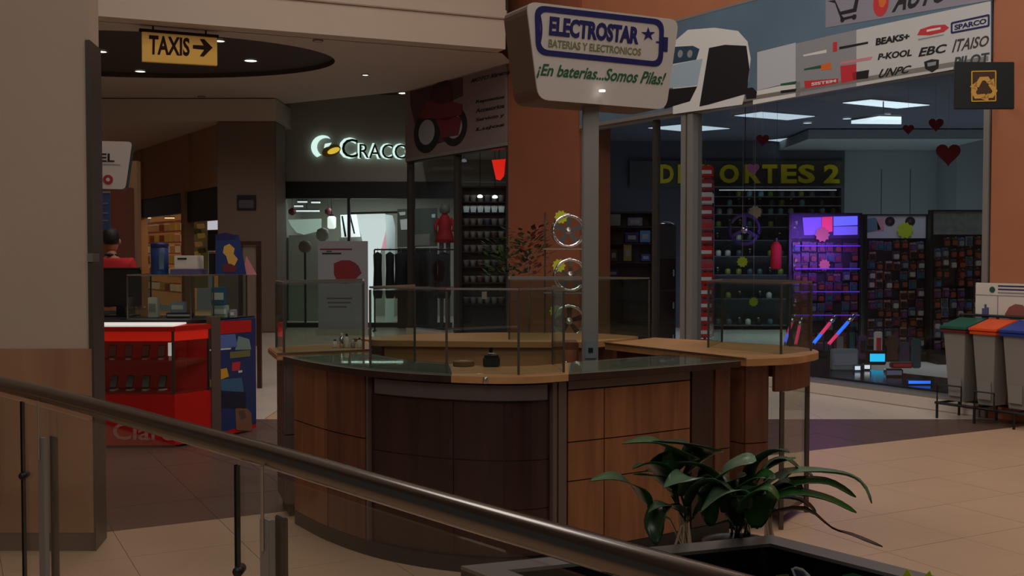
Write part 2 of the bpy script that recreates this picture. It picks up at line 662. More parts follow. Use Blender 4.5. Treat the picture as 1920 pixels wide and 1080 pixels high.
bd = V((.908, .419, 0))
b0, b1 = V((-9.5, 12.40, 0)), V((-.10, 16.42, 0))
bn = V((-bd.y, bd.x, 0))
bulk = struct('wall_front', MB().prism([tuple(b0.xy), tuple(b1.xy), tuple((b1 + bn * .35).xy), tuple((b0 + bn * .35).xy)], 4.72, 8), beam_m)
bulk.name = 'wall_bulkhead'
LOC[bulk.name] = V((0, 0, 0))
MB().prism([tuple((b0 - bn * .06).xy), tuple((b1 - bn * .06).xy), tuple(b1.xy), tuple(b0.xy)], 5.17, 5.30).build('ledge', beam_m, bulk, bevel=.01)

# ---------------------------------------------------------------- the long shop front line
SD = V((.539, -.843, 0))
LF = PF((2.315, 14.03, 0), SD)
S_MOTO0, S_PIL0, S_PIL1, S_END = -8.06, -4.33, -2.36, 4.36
ZF, ZT = 3.48, 4.64
wr = struct('wall_right', LF.rect(-4.34, ZT, 8.0, 8.0, -.3, 0), orange)
struct('wall_right', LF.rect(S_PIL0, 0, S_PIL1, 7.99, -.55, .06), orange_d, bevel=.01)
struct('wall_right', LF.rect(S_END, 0, 8.0, 7.99, -.6, .05), orange, bevel=.01)
struct('wall_right', LF.rect(-8.4, 4.72, S_PIL0 - .01, 5.2, -.3, 0), orange_d)

# window of the accessory shop: sill, mullions, panes, head rail
win = tag(thing('window_1', LF.p(0, 0), None, None), kind='structure')
LF.rect(S_PIL1 + .02, 0, S_END - .02, .12, -.22, .06).build('sill', cream_t, win, bevel=.008)
LF.rect(S_PIL1 + .02, .12, S_END - .02, .15, -.2, .03).build('sill_rail', alu, win)
LF.rect(S_PIL1 + .02, 3.42, S_END - .02, 3.48, -.12, .04).build('head_rail', alu, win)
LF.rect(-.115, .15, -.02, 3.42, -.12, .04).build('mullion', alu, win, bevel=.006)
LF.rect(.02, .15, .13, 3.42, -.12, .05).build('mullion', alu, win, bevel=.006)
LF.rect(S_END - .1, .15, S_END - .03, 3.42, -.12, .03).build('mullion', alu, win, bevel=.006)
LF.rect(S_PIL1 + .03, .15, S_PIL1 + .12, 3.42, -.12, .03).build('mullion', alu, win, bevel=.006)
s1225 = LF.st(1225, 400)[0]
LF.rect(s1225 - .03, .15, s1225 + .03, 3.42, -.1, .0).build('mullion', alu_d, win, bevel=.006)
for a, b in ((S_PIL1 + .12, s1225 - .03), (s1225 + .03, -.115), (.13, S_END - .1)):
    LF.rect(a + .004, .16, b - .004, 3.41, -.05, -.042).build('pane', g_shop, win)

# window under the motorcycle banner
win2 = tag(thing('window_2', LF.p(-6, 0), None, None), kind='structure')
LF.rect(S_MOTO0, 0, S_PIL0 - .02, .15, -.2, .05).build('sill', cream_t, win2)
LF.rect(S_MOTO0, 3.36, S_PIL0 - .02, 3.44, -.12, .04).build('head_rail', alu_d, win2)
for s in (S_MOTO0 + .02, -6.2, S_PIL0 - .1):
    LF.rect(s, .15, s + .07, 3.36, -.1, .03).build('mullion', alu_d, win2)
for a, b in ((S_MOTO0 + .1, -6.21), (-6.12, S_PIL0 - .11)):
    LF.rect(a, .16, b, 3.35, -.05, -.042).build('pane', g_shop, win2)

# ---------------------------------------------------------------- inside the accessory shop
struct('ceiling', MB().prism([(1.06, 16.35), (4.8, 10.45), (12.0, 14.4), (12.0, 23.2), (1.06, 23.2)], 4.0, 4.1), blue_c)
YB = 22.9                        # back wall of the shop
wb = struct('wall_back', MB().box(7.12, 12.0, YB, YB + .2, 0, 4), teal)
for k in range(7):
    MB().box(7.9 + k * .62, 7.915 + k * .62, YB - .012, YB, 2.2, 3.4).build('seam', teal_d, wb)
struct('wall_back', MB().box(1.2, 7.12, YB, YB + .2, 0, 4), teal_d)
struct('wall_side', MB().box(12.0, 12.2, 14.0, YB, 0, 4), teal)
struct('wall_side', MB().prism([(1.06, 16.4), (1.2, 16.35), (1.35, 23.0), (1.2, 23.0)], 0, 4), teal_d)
# shallow dropped part of the shop ceiling at the back
struct('trim_1', MB().box(5.7, 9.1, 20.6, YB - .02, 3.80, 3.98), teal)
# return of the back wall beside the rust pillar
struct('trim_2', MB().box(9.1, 9.75, 21.9, YB - .02, 0, 3.98), teal)

# ---------------------------------------------------------------- shops at the end of the corridor
struct('wall_back', MB().box(-5.45, 3, 23.0, 23.25, 3.14, 5.0), charcoal)
struct('trim_3', MB().box(-5.45, -1.2, 22.95, 23.2, 2.78, 3.14), black)
struct('wall_back', MB().box(-6.2, 1.5, 27.2, 27.4, 0, 4.5), charcoal)
struct('ceiling', MB().box(-5.34, 1.4, 23.3, 27.2, 3.5, 3.6), recess_m)
struct('wall_side', MB().box(-5.47, -5.35, 23.25, 27.2, 0, 4.5), charcoal)
struct('ceiling', MB().prism([(-1.93, 20.98), (-.02, 18.0), (1.05, 17.6), (1.05, 22.95), (-1.93, 22.95)], 3.6, 3.7), charcoal)
col = struct('wall_column', MB().box(-5.93, -4.74, 21.5, 22.4, 0, 4.25), brownc, bevel=.02)

W = PF((-6.05, 22, 0), SD)
wm = mat('sand_paint', (160, 122, 92), .7, noise=(1.2, .1))
s340, s262, s245, s347 = W.st(341, 400)[0], W.st(262, 400)[0], W.st(240, 400)[0], W.st(347, 400)[0]
ws = struct('wall_left', W.rect(s245 - 4, 2.98, 0.05, 4.25, -.2, 0), wm)
struct('wall_left', W.rect(s245 - .6, 0, s262, 2.98, -.2, 0), wm)
struct('wall_left', W.rect(s340, 0, s347, 2.98, -.2, .02), wm)
for q in (262, 352):
    a = W.st(q, 300)[0]
    W.rect(a, 2.98, a + .25, 4.2, 0, .05).build('pilaster', wm, ws)
struct('wall_left', W.rect(s245 - .6, 0, -3.3, 4.2, -2.6, -2.5), litamber)
struct('ceiling', MB().plate([W.p(s245 - .6, 3.0, -2.5), W.p(-1.0, 3.0, -2.5), W.p(.1, 3.0, -.2), W.p(s245 - .6, 3.0, -.2)], V((0, 0, .1))), recess_m)
struct('trim_4', W.rect(s262, 2.52, s340, 2.97, -.2, -.05), black)
struct('trim_5', W.rect(s347, 2.30, .05, 2.97, -.2, -.05), black)
struct('wall_column', MB().box(-7.05, -6.50, 17.9, 18.4, 0, 2.72), mat('brown_red_paint', (108, 56, 40), .7), bevel=.01)
struct('wall_column', MB().box(-6.92, -6.70, 19.1, 19.3, 0, 3.25), wm)
struct('wall_left', MB().box(-14.2, -14, 8, 30, 0, 8), beige)

# ================================================================ THE EMPTY BATTERY KIOSK
KC = V((.1, 6.9, 0))


def pl_cut(poly, px):
    """point where the sight line of a column meets a 2-D polyline, and its place along it"""
    k = (px - 960) / 2000.0
    for i in range(len(poly) - 1):
        a, b = poly[i], poly[i + 1]
        fa, fb = a[0] - k * a[1], b[0] - k * b[1]
        if fa * fb <= 0 and fa != fb:
            t = fa / (fa - fb)
            return i + t
    return 0 if abs(poly[0][0] - k * poly[0][1]) < abs(poly[-1][0] - k * poly[-1][1]) else len(poly) - 1


def pl_part(poly, a, b):
    def pt(t):
        i = min(int(t), len(poly) - 2)
        f = t - i
        return (poly[i][0] + (poly[i + 1][0] - poly[i][0]) * f, poly[i][1] + (poly[i + 1][1] - poly[i][1]) * f)
    return [pt(a)] + [poly[i] for i in range(int(a) + 1, int(b) + (0 if b == int(b) else 1)) if a < i < b] + [pt(b)]


def smooth_poly(pts, n=6):
    out = []
    P = [V((*p, 0)) for p in pts]
    for i in range(len(P) - 1):
        p0, p1, p2, p3 = P[max(i - 1, 0)], P[i], P[i + 1], P[min(i + 2, len(P) - 1)]
        for k in range(n):
            t = k / n
            q = .5 * ((2 * p1) + (p2 - p0) * t + (2 * p0 - 5 * p1 + 4 * p2 - p3) * t * t + (3 * p1 - p0 - 3 * p2 + p3) * t ** 3)
            out.append((q.x, q.y))
    out.append(pts[-1])
    return out


def towards(poly, d, c=(.1, 6.9)):
    out = []
    for p in poly:
        v = V((c[0] - p[0], c[1] - p[1], 0)).normalized() * d
        out.append((p[0] + v.x, p[1] + v.y))
    return out


FO = smooth_poly([(-1.34, 6.24), (-1.08, 5.86), (-.77, 5.53), (-.45, 5.32), (-.13, 5.21), (.10, 5.22), (.28, 5.32), (.67, 5.55), (.98, 5.76), (1.28, 5.97)])
FB = towards(FO, .06)            # body line under the overhang
FIN = towards(FO, .50)           # inner edge of the worktop


def seg(poly, pa, pb):
    return pl_part(poly, pl_cut(poly, pa), pl_cut(poly, pb))


# ---- front counter
k = thing('display_counter', (0, 5.6, 0), 'curved front counter of the empty kiosk with dark recessed middle and glass case', 'counter', 'kiosk counters')
i0, i1 = pl_cut(FB, 537), pl_cut(FB, 1465)
MB().strip(FB, 0, .08, .04, KC).build('plinth', black, k)
MB().strip(towards(FO, .085), .08, .955, .03, KC).build('carcass', woodd, k)


def panel(pa, pb, z0, z1, m, d=.0, th=.024, name='panel', poly=None):
    base = towards(FO, .06 + d) if poly is None else poly
    return MB().strip(seg(base, pa + 1.2, pb - 1.2), z0 + .003, z1 - .003, th, KC).build(name, m, k)


for a, b in ((537, 612), (612, 684)):
    for z0, z1 in ((.08, .30), (.30, .62), (.62, .955)):
        panel(a, b, z0, z1, woodk if a < 600 else woodr)
for a, b in ((690, 850), (850, 945), (945, 1036)):
    for z0, z1 in ((.08, .32), (.32, .566), (.566, .86)):
        panel(a, b, z0, z1, woodd, d=.02, th=.02)
panel(700, 1028, .868, .95, graystrip, d=-.012, th=.04, name='curved_strip')
panel(684, 690, .08, .955, graybr, d=-.004, th=.05, name='post')
panel(1036, 1046, .08, .955, graybr, d=-.012, th=.05, name='post')
panel(1047, 1064, .08, .955, graybr, d=-.012, th=.06, name='post')
for a, b in ((1065, 1134), (1134, 1296)):
    for z0, z1 in ((.08, .44), (.44, .64), (.64, .905)):
        panel(a, b, z0, z1, woodk)
panel(1065, 1296, .907, .955, graybr, d=-.004, th=.03, name='apron')
panel(1298, 1340, .08, .955, woodd, d=.004, name='post')
for a, b in ((1342, 1400), (1400, 1450)):
    for z0, z1 in ((.08, .5), (.5, .955)):
        panel(a, b, z0, z1, woodr)
for pa, pb, m, e in ((500, 846, case_floor, woodd), (846, 1066, woodt, woodt), (1066, 1500, case_floor, woodd)):
    fo_, fi_ = seg(FO, pa, pb), seg(FIN, pa, pb)
    MB().prism(fo_ + fi_[::-1], .968, .995).build('worktop', m, k)
    MB().strip(towards(fo_, -.004), .962, .9955, .004, KC).build('edge_band', e, k)
for pa, pb in ((545, 846), (1068, 1385)):
    ga, gb = seg(FO, pa, pb), seg(FIN, pa, pb)
    MB().prism(towards(ga, .01) + towards(gb, -.04)[::-1], .997, 1.005).build('glass_top', g_case, k)
# little chrome lock on the sliding front
c = pl_part(FO, pl_cut(FO, 910), pl_cut(FO, 911))[0]
MB().lathe([(.010, 0), (.013, .004), (.013, .028), (.009, .034)], (c[0], c[1] - .008, .962), 10).build('lock', steel, k, smooth=True)


def glass_case(parent, poly, z0, z1, sides, rails=True, shelf=False):
    """panes on the listed sides of a polygon, a glass top with a polished edge"""
    for i in sides:
        a, b = V((*poly[i], 0)), V((*poly[(i + 1) % len(poly)], 0))
        t = (b - a).normalized()
        nn = V((-t.y, t.x, 0)) * .004
        a2, b2 = a + t * .006, b - t * .006
        MB().prism([tuple((a2 - nn).xy), tuple((b2 - nn).xy), tuple((b2 + nn).xy), tuple((a2 + nn).xy)], z0 + .002, z1 - .002).build('pane', g_case, parent)
        if rails:
            nn2 = V((-t.y, t.x, 0)) * .006
            MB().prism([tuple((a - nn2).xy), tuple((b - nn2).xy), tuple((b + nn2).xy), tuple((a + nn2).xy)], z1 + .008, z1 + .018).build('edge_trim', steel, parent)
    MB().prism(poly, z1, z1 + .008).build('glass_lid', g_case, parent)
    for i in {j for s_ in sides for j in (s_, (s_ + 1) % len(poly))}:
        MB().box(poly[i][0] - .006, poly[i][0] + .006, poly[i][1] - .006, poly[i][1] + .006, z0, z1).build('corner_post', alu_d, parent)


f0 = towards(seg(FO, 682, 1060), .05)
fi = [f0[0], f0[len(f0) // 3], f0[2 * len(f0) // 3], f0[-1]]
back = towards([fi[-1], fi[0]], .38)
fc = fi + back
glass_case(k, fc, 1.0, 1.41, (0, 1, 2, 3, 5))
# clip that joins the lid to the curved front
cq = at(908, 545, 5.27)
MB().box(cq.x - .012, cq.x + .012, cq.y - .01, cq.y + .03, 1.375, 1.41).build('clip', steel, k)

# ---- left counter
LP = [(-1.40, 6.33), (-.87, 6.60), (-.98, 7.28), (-1.56, 6.80)]
k2 = thing('display_counter', (-1.2, 6.75, 0), 'kiosk counter beside the red phone stand, small bottles left on it', 'counter', 'kiosk counters')


def body(kk, poly, mats, ins=.05, ztop=.957):
    q = inset(poly, ins)
    MB().prism(inset(q, .03), 0, .08).build('plinth', black, kk)
    MB().prism(inset(q, .02), .08, ztop).build('carcass', woodd, kk)
    cx, cy = sum(p[0] for p in q) / len(q), sum(p[1] for p in q) / len(q)
    for i in range(len(q)):
        a, b = q[i], q[(i + 1) % len(q)]
        L_ = math.hypot(b[0] - a[0], b[1] - a[1])
        if L_ < .12:
            continue
        m = mats[i % len(mats)]
        for z0, z1 in ((.083, .5), (.506, ztop - .004)):
            f = .012 / L_
            pa = (a[0] + (b[0] - a[0]) * f, a[1] + (b[1] - a[1]) * f)
            pb = (b[0] - (b[0] - a[0]) * f, b[1] - (b[1] - a[1]) * f)
            MB().strip([pa, pb], z0, z1, .018, (cx, cy)).build('panel', m, kk)


def rounded(poly, r, n=5, only=None):
    out = []
    m = len(poly)
    for i in range(m):
        p0, p1, p2 = V((*poly[i - 1], 0)), V((*poly[i], 0)), V((*poly[(i + 1) % m], 0))
        if only is not None and i not in only:
            out.append(poly[i])
            continue
        d1, d2 = (p0 - p1).normalized(), (p2 - p1).normalized()
        rr = min(r, (p0 - p1).length * .45, (p2 - p1).length * .45)
        a, b = p1 + d1 * rr, p1 + d2 * rr
        for j in range(n + 1):
            t = j / n
            q = a * (1 - t) ** 2 + p1 * 2 * t * (1 - t) + b * t * t
            out.append((q.x, q.y))
    return out


body(k2, LP, (graybr, woodr, woodd, graybr))
MB().prism(LP, .96, 1.0).build('worktop', woodt, k2, bevel=.006)
MB().strip([LP[0], LP[1]], 1.0, 1.008, .01, KC).build('edge_strip', steel, k2)
glass_case(k2, inset(LP, .05), 1.0, 1.41, (0, 1, 2, 3))

# ---- right counter with its rounded end over an open glass base
RP = [(1.33, 6.03), (1.62, 6.12), (1.86, 6.42), (1.90, 6.66), (1.82, 6.90), (1.42, 7.26), (1.02, 7.60), (.62, 7.10)]
k3 = thing('display_counter', (1.4, 6.7, 0), 'kiosk counter with a rounded wooden end over an open glass base', 'counter', 'kiosk counters')
RPs = rounded(RP, .2, 5, (1, 2, 3, 4))
MB().prism(RPs, .96, 1.0).build('worktop', woodt, k3)
MB().strip([RP[7], RP[0]], 1.0, 1.008, .01, KC).build('edge_strip', steel, k3)
RB = [(1.33, 6.10), (1.50, 6.16), (1.53, 6.45), (1.42, 6.95), (1.02, 7.50), (.68, 7.10)]
body(k3, RB, (woodr, woodr, woodd, woodd, graybr, woodr), .01)
ap = [(1.52, 6.14), (1.63, 6.20), (1.80, 6.44), (1.84, 6.66), (1.77, 6.86), (1.46, 7.14)]
MB().strip(smooth_poly(ap, 4), .80, .957, .03, (1.4, 6.7)).build('apron', woodr, k3)
gb_ = [(1.56, 6.14), (1.82, 6.55), (1.48, 7.08)]
for i in range(2):
    MB().strip([gb_[i], gb_[i + 1]], .10, .80, .008, (1.4, 6.7)).build('lower_pane', g_case, k3)
for p in gb_:
    MB().box(p[0] - .012, p[0] + .012, p[1] - .012, p[1] + .012, 0, .80).build('post', alu_d, k3)
MB().prism([(1.555, 6.16), (1.81, 6.56), (1.48, 7.06)], .06, .10).build('bottom_board', graybr, k3)
RC = [(1.25, 6.78), (1.60, 6.33), (1.84, 6.55), (1.79, 6.86), (1.42, 7.2)]
glass_case(k3, RC, 1.0, 1.41, (0, 1, 2, 3, 4))

# ---- back counter
BP = [(-.92, 7.34), (-.15, 7.24), (.54, 7.20), (.98, 7.68), (.62, 8.02), (-.2, 8.1), (-.8, 7.88), (-1.12, 7.52)]
k4 = thing('display_counter', (0, 7.6, 0), 'back counter of the empty kiosk, behind the sign pole', 'counter', 'kiosk counters')
BPs = rounded(BP, .2, 4, (3, 4, 5, 6))
body(k4, BP, (woodt, woodt, woodr, woodr, woodk, woodk, woodk, woodr))
MB().prism(BPs, .96, 1.0).build('worktop', woodt, k4)
glass_case(k4, [(-.02, 7.42), (.55, 7.38), (.98, 7.62), (.60, 7.92), (-.02, 8.0)], 1.0, 1.41, (0, 1, 2, 3, 4))

# ---- things left in the kiosk
pd = thing('drawer_pedestal', (.35, 7.05, 0), 'small reddish wooden drawer unit standing inside the kiosk by the pole', 'cabinet')
MB().box(.265, .435, 6.94, 7.16, 0, 1.02).build('carcass', woodr, pd, bevel=.005)
for z in (.62, .80):
    d_ = MB().box(.28, .42, 6.925, 6.94, z + .01, z + .17).build('drawer', woodk, pd, bevel=.003)
    MB().lathe([(.006, 0), (.012, .012), (.006, .02)], (.35, 6.925, z + .09), 10, Matrix.Rotation(math.pi / 2, 3, 'X')).build('knob', steel, d_, smooth=True)

b = thing('cash_box', (-.10, 5.72, .995), 'small black box left on the front counter of the kiosk', 'box')
MB().box(-.155, -.065, 5.66, 5.76, .996, 1.045).build('body', black, b, bevel=.006)
MB().box(-.150, -.070, 5.665, 5.755, 1.046, 1.056).build('lid', blackg, b, bevel=.004)
MB().tube([(-.135, 5.70, 1.056), (-.125, 5.70, 1.064), (-.095, 5.70, 1.064), (-.085, 5.70, 1.056)], .003, 6).build('handle', steel, b)
t = thing('tape_roll', (-.26, 5.72, .996), 'brown roll of tape lying on the front counter of the kiosk', 'tape')
MB().lathe([(.030, 0), (.058, 0), (.058, .024), (.030, .024)], (-.26, 5.72, .997), 20).build('roll', mat('tape', (120, 88, 56), .4), t)
MB().lathe([(.026, -.001), (.030, -.001), (.030, .025), (.026, .025)], (-.26, 5.72, .998), 20).build('core', mat('card', (160, 130, 96), .8), t)
spots = [(628, 6.72, .05, white), (641, 6.70, .09, chrome), (650, 6.75, .085, white), (662, 6.70, .045, grey_p), (674, 6.72, .06, white)]
names_ = ['short white bottle, first in the row on the kiosk counter by the red stand', 'tall chrome bottle in the row on the kiosk counter by the red stand',
          'tall white bottle between the chrome and the grey one on the kiosk counter', 'low grey jar in the row of bottles on the kiosk counter',
          'white bottle at the end of the row beside the grey jar on the kiosk counter']
for (px, Y, h, m), lb in zip(spots, names_):
    p = onz(px, 652, 1.0)
    t = thing('bottle', (p.x, p.y, 1.001), lb, 'bottle', 'small bottles left on the kiosk counter')
    MB().lathe([(.014, 0), (.016, .004), (.016, h * .7), (.007, h * .85)], (p.x, p.y, 1.001), 12).build('body', m, t, smooth=True)
    MB().lathe([(.008, h * .85), (.008, h), (.005, h + .003)], (p.x, p.y, 1.001), 10).build('cap', black if m is white else white, t)

# ---------------------------------------------------------------- kiosk sign on its pole
KS = PF((.08, 6.45, 0), (.888, .459, 0))
c0 = [KS.st(*q) for q in ((1008, 187), (1247, 206), (1271, 38), (985, 3))]
ks = thing('kiosk_sign', (.5, 6.83, 0), 'large white tapered sign with a blue battery outline on a square pole', 'sign')
cs = rounded(c0, .07, 5)
KS.poly(cs, -.30, 0).build('sign_body', sign_side, ks)
KS.poly(cs, .001, .012).build('sign_face', sign_white, ks)
face = bpy.data.objects['sign_face']
LOC[face.name] = LOC[ks.name]
OUT = [KS.st(*q) for q in ((1003, 103), (1240, 127), (1243, 38), (1000, 10))]


def frame_ring(pf, outer, width, r, d0, d1):
    o = rounded(outer, r, 6)
    cx, cy = sum(p[0] for p in o) / len(o), sum(p[1] for p in o) / len(o)
    i_ = rounded(inset(outer, width), r - width * .6, 6)
    n_ = len(o)
    vs = [pf.p(a, b_, d) for d in (d0, d1) for ringp in (o, i_) for a, b_ in ringp]
    fs = []
    for q in range(n_):
        z = (q + 1) % n_
        fs += [(2 * n_ + q, 2 * n_ + z, 3 * n_ + z, 3 * n_ + q), (q, z, 2 * n_ + z, 2 * n_ + q), (n_ + z, n_ + q, 3 * n_ + q, 3 * n_ + z)]
    return MB().add(vs, fs)


frame_ring(KS, OUT, .034, .075, .0125, .016).build('battery_outline', navy, face)
KS.px([(1240, 70), (1250, 71), (1249, 98), (1239, 97)], .0125, .016).build('battery_terminal', navy, face)
KS.px([(1228, 78), (1240, 79), (1240, 82), (1228, 81)], .0125, .015).build('battery_terminal', navy, face)
arc = [KS.st(1009 + 6 * math.sin(math.pi * q / 10), 18 + 7.6 * q) for q in range(11)]
KS.poly(arc + [(a - .012, b_) for a, b_ in arc[::-1]], .0125, .015).build('battery_curve', navy, face)
lettering('lettering', 'ELECTROSTAR', KS, [KS.st(*q) for q in ((1027, 67), (1194, 84), (1197, 52), (1029, 31))], .0125, .004, navy, face, bold=.045)
star = []
for q in range(10):
    rr = 13 if q % 2 == 0 else 5
    an = -math.pi / 2 + q * math.pi / 5
    star.append(KS.st(1213 + rr * math.cos(an), 65 + rr * math.sin(an)))
KS.poly(star, .0125, .016).build('star', navy, face)
lettering('lettering', 'BATERIAS Y ELECTRONICOS', KS, [KS.st(*q) for q in ((1026, 89), (1199, 105), (1200, 92), (1027, 74))], .0125, .003, olive_p, face, bold=.012)
lettering('lettering', '\u00a1En baterias...Somos Pilas!', KS, [KS.st(*q) for q in ((1004, 147), (1243, 166), (1247, 137), (1004, 119))], .0125, .003, green_p, face, shear=.35, bold=.015)
MB().box(.45, .55, 6.78, 6.88, 0, 2.60).build('pole', alu, ks, bevel=.006)
MB().box(.40, .60, 6.73, 6.93, 0, .012).build('base_plate', alu, ks)
ob = MB().box(.465, .535, 6.765, 6.779, .93, 1.05).build('outlet_box', mat('outlet', (120, 134, 140), .5), ks, bevel=.004)
MB().box(.485, .515, 6.76, 6.765, .97, 1.0).build('socket', black, ob)
q = KS.p(.55, 2.62, .02)
MB().lathe([(.02, 0), (.02, .01)], (q.x - .02, q.y - .05, 2.60), 10).build('lamp_stud', lampw, ks)

# ================================================================ BALUSTRADE
rail_px = [(-260, 655), (-120, 688), (0, 719), (100, 743), (195, 768), (330, 806), (500, 853), (690, 910), (850, 957), (1080, 1024), (1386, 1112), (1700, 1200)]
rp = [onz(a, b_, 1.05) for a, b_ in rail_px]
bl = thing('balustrade', (rp[5].x, rp[5].y, 0), 'glass balustrade with a round brushed steel handrail before the kiosk', 'railing')
MB().tube(rp, .033, 16).build('handrail', rail_m, bl, smooth=True)


def rail_at(px):
    for i in range(len(rail_px) - 1):
        if rail_px[i][0] <= px <= rail_px[i + 1][0]:
            a, b_ = rp[i], rp[i + 1]
            k_ = (px - 960) / 2000
            fa, fb = a.x - k_ * a.y, b_.x - k_ * b_.y
            f = fa / (fa - fb)
            return a + (b_ - a) * f, (b_ - a).normalized()


joints = [-250, 41, 445, 1130, 1690]
for i in range(len(joints) - 1):
    pts = [rail_at(joints[i] + 1)[0]] + [p for p, q in zip(rp, rail_px) if joints[i] + 8 < q[0] < joints[i + 1] - 8] + [rail_at(joints[i + 1] - 1)[0]]
    t0, t1 = (pts[1] - pts[0]).normalized(), (pts[-1] - pts[-2]).normalized()
    pts[0] = pts[0] + t0 * .002
    pts[-1] = pts[-1] - t1 * .002
    MB().strip([(p.x, p.y) for p in pts], .06, 1.0, .012, (0, 0)).build('glass_panel', g_rail, bl)
    for e in (0, -1):
        tt = t0 if e == 0 else -t1
        a = pts[e]
        bq = a + tt * .0015
        MB().strip([(a.x, a.y), (bq.x, bq.y)], .06, 1.0, .0125, (0, 0)).build('polished_edge', rubber, bl)
for px in (85, 510, 1210):
    P, T = rail_at(px)
    n_ = V((-T.y, T.x, 0))
    M_ = Matrix.Translation((P.x, P.y, 0)) @ Matrix(((T.x, n_.x, 0, 0), (T.y, n_.y, 0, 0), (0, 0, 1, 0), (0, 0, 0, 1)))
    po = MB().box(-.026, .026, .016, .030, 0, .885, M_).build('post', alu_d, bl, bevel=.003)
    MB().box(-.026, .026, -.030, -.008, 0, .885, M_).build('post', alu, bl, bevel=.003)
    MB().box(-.06, .06, -.05, .05, 0, .012, M_).build('foot_plate', alu_d, po)
    MB().tube([P + V((0, 0, -1.05 + .80)) + n_ * -.034, P + V((0, 0, -.02)) + n_ * -.034], .005, 8).build('support_rod', steel, bl)
for px in (41, 445, 1130):
    P, T = rail_at(px)
    MB().lathe([(.012, -.022), (.015, -.016), (.015, .026), (.012, .032)], (P.x, P.y, .70), 12, Matrix.Rotation(math.pi / 2, 3, 'X')).build('glass_clamp', black, bl, smooth=True)

# ================================================================ PLANTER AND PLANTS
ZP = .55
PB, PL, PR_, PF_ = onz(1447, 1003, ZP), onz(864, 1061, ZP), None, None
dr = V((.63, -.777, 0))
PR_ = PB + dr * 1.5
PF_ = PL + dr * 1.35
pp = [tuple(PL.xy), tuple(PF_.xy), tuple(PR_.xy), tuple(PB.xy)]
pt = thing('planter', (.9, 3.2, 0), 'black lacquered planter box with a grey rim, peace lily growing in it', 'planter')
pin = inset(pp, .10)
cxp, cyp = sum(p[0] for p in pp) / 4, sum(p[1] for p in pp) / 4
for i in range(4):
    a, b_ = pp[i], pp[(i + 1) % 4]
    ai, bi = pin[i], pin[(i + 1) % 4]
    MB().prism([a, b_, bi, ai], .03, ZP - .012).build('side_panel', blackg, pt)
    MB().prism([a, b_, bi, ai], ZP - .012, ZP).build('rim', rim_m, pt)
MB().prism(inset(pp, .04), 0, .03).build('base', black, pt)
MB().prism(inset(pp, .101), .03, .30).build('soil', soil, pt)
# bright print along the inner wall
IW = PF((PB - dr * 0).to_tuple(), dr)
IW.O = V((*pin[3], 0))
INr = V((*pin[2], 0)) - V((*pin[3], 0))
IW = PF((*pin[3], 0), INr)
if IW.N.dot(-V((*pin[3], 0))) < 0:
    IW = PF((*pin[3], 0), -INr)
for pts, m in (([(1484, 1066), (1492, 1062), (1506, 1066), (1519, 1078), (1523, 1092), (1494, 1092)], white_p),
               ([(1489, 1067), (1497, 1066), (1508, 1071), (1515, 1080), (1517, 1090), (1497, 1090)], navy),
               ([(1456, 1078), (1478, 1076), (1484, 1090), (1452, 1090)], olive_p),
               ([(1694, 1078), (1702, 1066), (1712, 1082), (1708, 1096), (1696, 1096)], lime),
               ([(1732, 1082), (1744, 1070), (1752, 1088), (1746, 1098), (1734, 1098)], lime),
               ([(1580, 1078), (1600, 1074), (1618, 1080), (1614, 1094), (1584, 1092)], green_p)):
    IW.px(pts, .001, .003).build('sticker', m, pt)
pot = thing('flower_pot', (1.0, 3.62, .30), 'round black plastic nursery pot sunk in the planter', 'pot')
p0 = onz(1385, 1024, .50)
MB().lathe([(.10, .305), (.13, .50), (.14, .50), (.14, .515), (.125, .515), (.118, .48), (.10, .44)], (p0.x, p0.y, 0), 20).build('body', black, pot, smooth=True)
MB().lathe([(.108, .455), (.108, .462)], (p0.x, p0.y, 0), 16).build('soil', soil, pot)


def blade(pts, wid, m, parent, n=12, fold=.22, roll=0.0):
    """one long leaf: a folded strip along a smooth path; pts are (px, py, depth)"""
    P = [at(*q) for q in pts]
    out = []
    for i in range(n + 1):
        t = i / n * (len(P) - 1)
        j = min(int(t), len(P) - 2)
        f = t - j
        q0, q1, q2, q3 = P[max(j - 1, 0)], P[j], P[j + 1], P[min(j + 2, len(P) - 1)]
        out.append(.5 * ((2 * q1) + (q2 - q0) * f + (2 * q0 - 5 * q1 + 4 * q2 - q3) * f * f + (3 * q1 - q0 - 3 * q2 + q3) * f ** 3))
    vs, fs = [], []
    for i, p in enumerate(out):
        tt = (out[min(i + 1, n)] - out[max(i - 1, 0)]).normalized()
        sd = tt.cross(V((0, 0, 1)))
        if sd.length < .2:
            sd = V((1, 0, 0))
        sd.normalize()
        up = sd.cross(tt)
        cr, sr = math.cos(roll), math.sin(roll)
        sd, up = sd * cr + up * sr, up * cr - sd * sr
        u = i / n
        w_ = wid * (math.sin(math.pi * min(1, u * .94 + .05)) ** .75) * (1 - .25 * u)
        if i == n:
            w_ = .0015
        wav = .012 * math.sin(u * 9)
        vs += [p - sd * w_ + up * (w_ * fold + wav * .3), p - sd * w_ * .5 + up * w_ * fold * .3, p, p + sd * w_ * .5 + up * w_ * fold * .3, p + sd * w_ + up * (w_ * fold - wav * .3)]
    for i in range(n):
        for q in range(4):
            fs.append((i * 5 + q, i * 5 + q + 1, i * 5 + 6 + q, i * 5 + 5 + q))
    mb_ = MB().add(vs, fs)
    o = mb_.build('leaf', m, parent, smooth=True)
    md = o.modifiers.new('solid', 'SOLIDIFY')
    md.thickness = .0015
    return P[0]


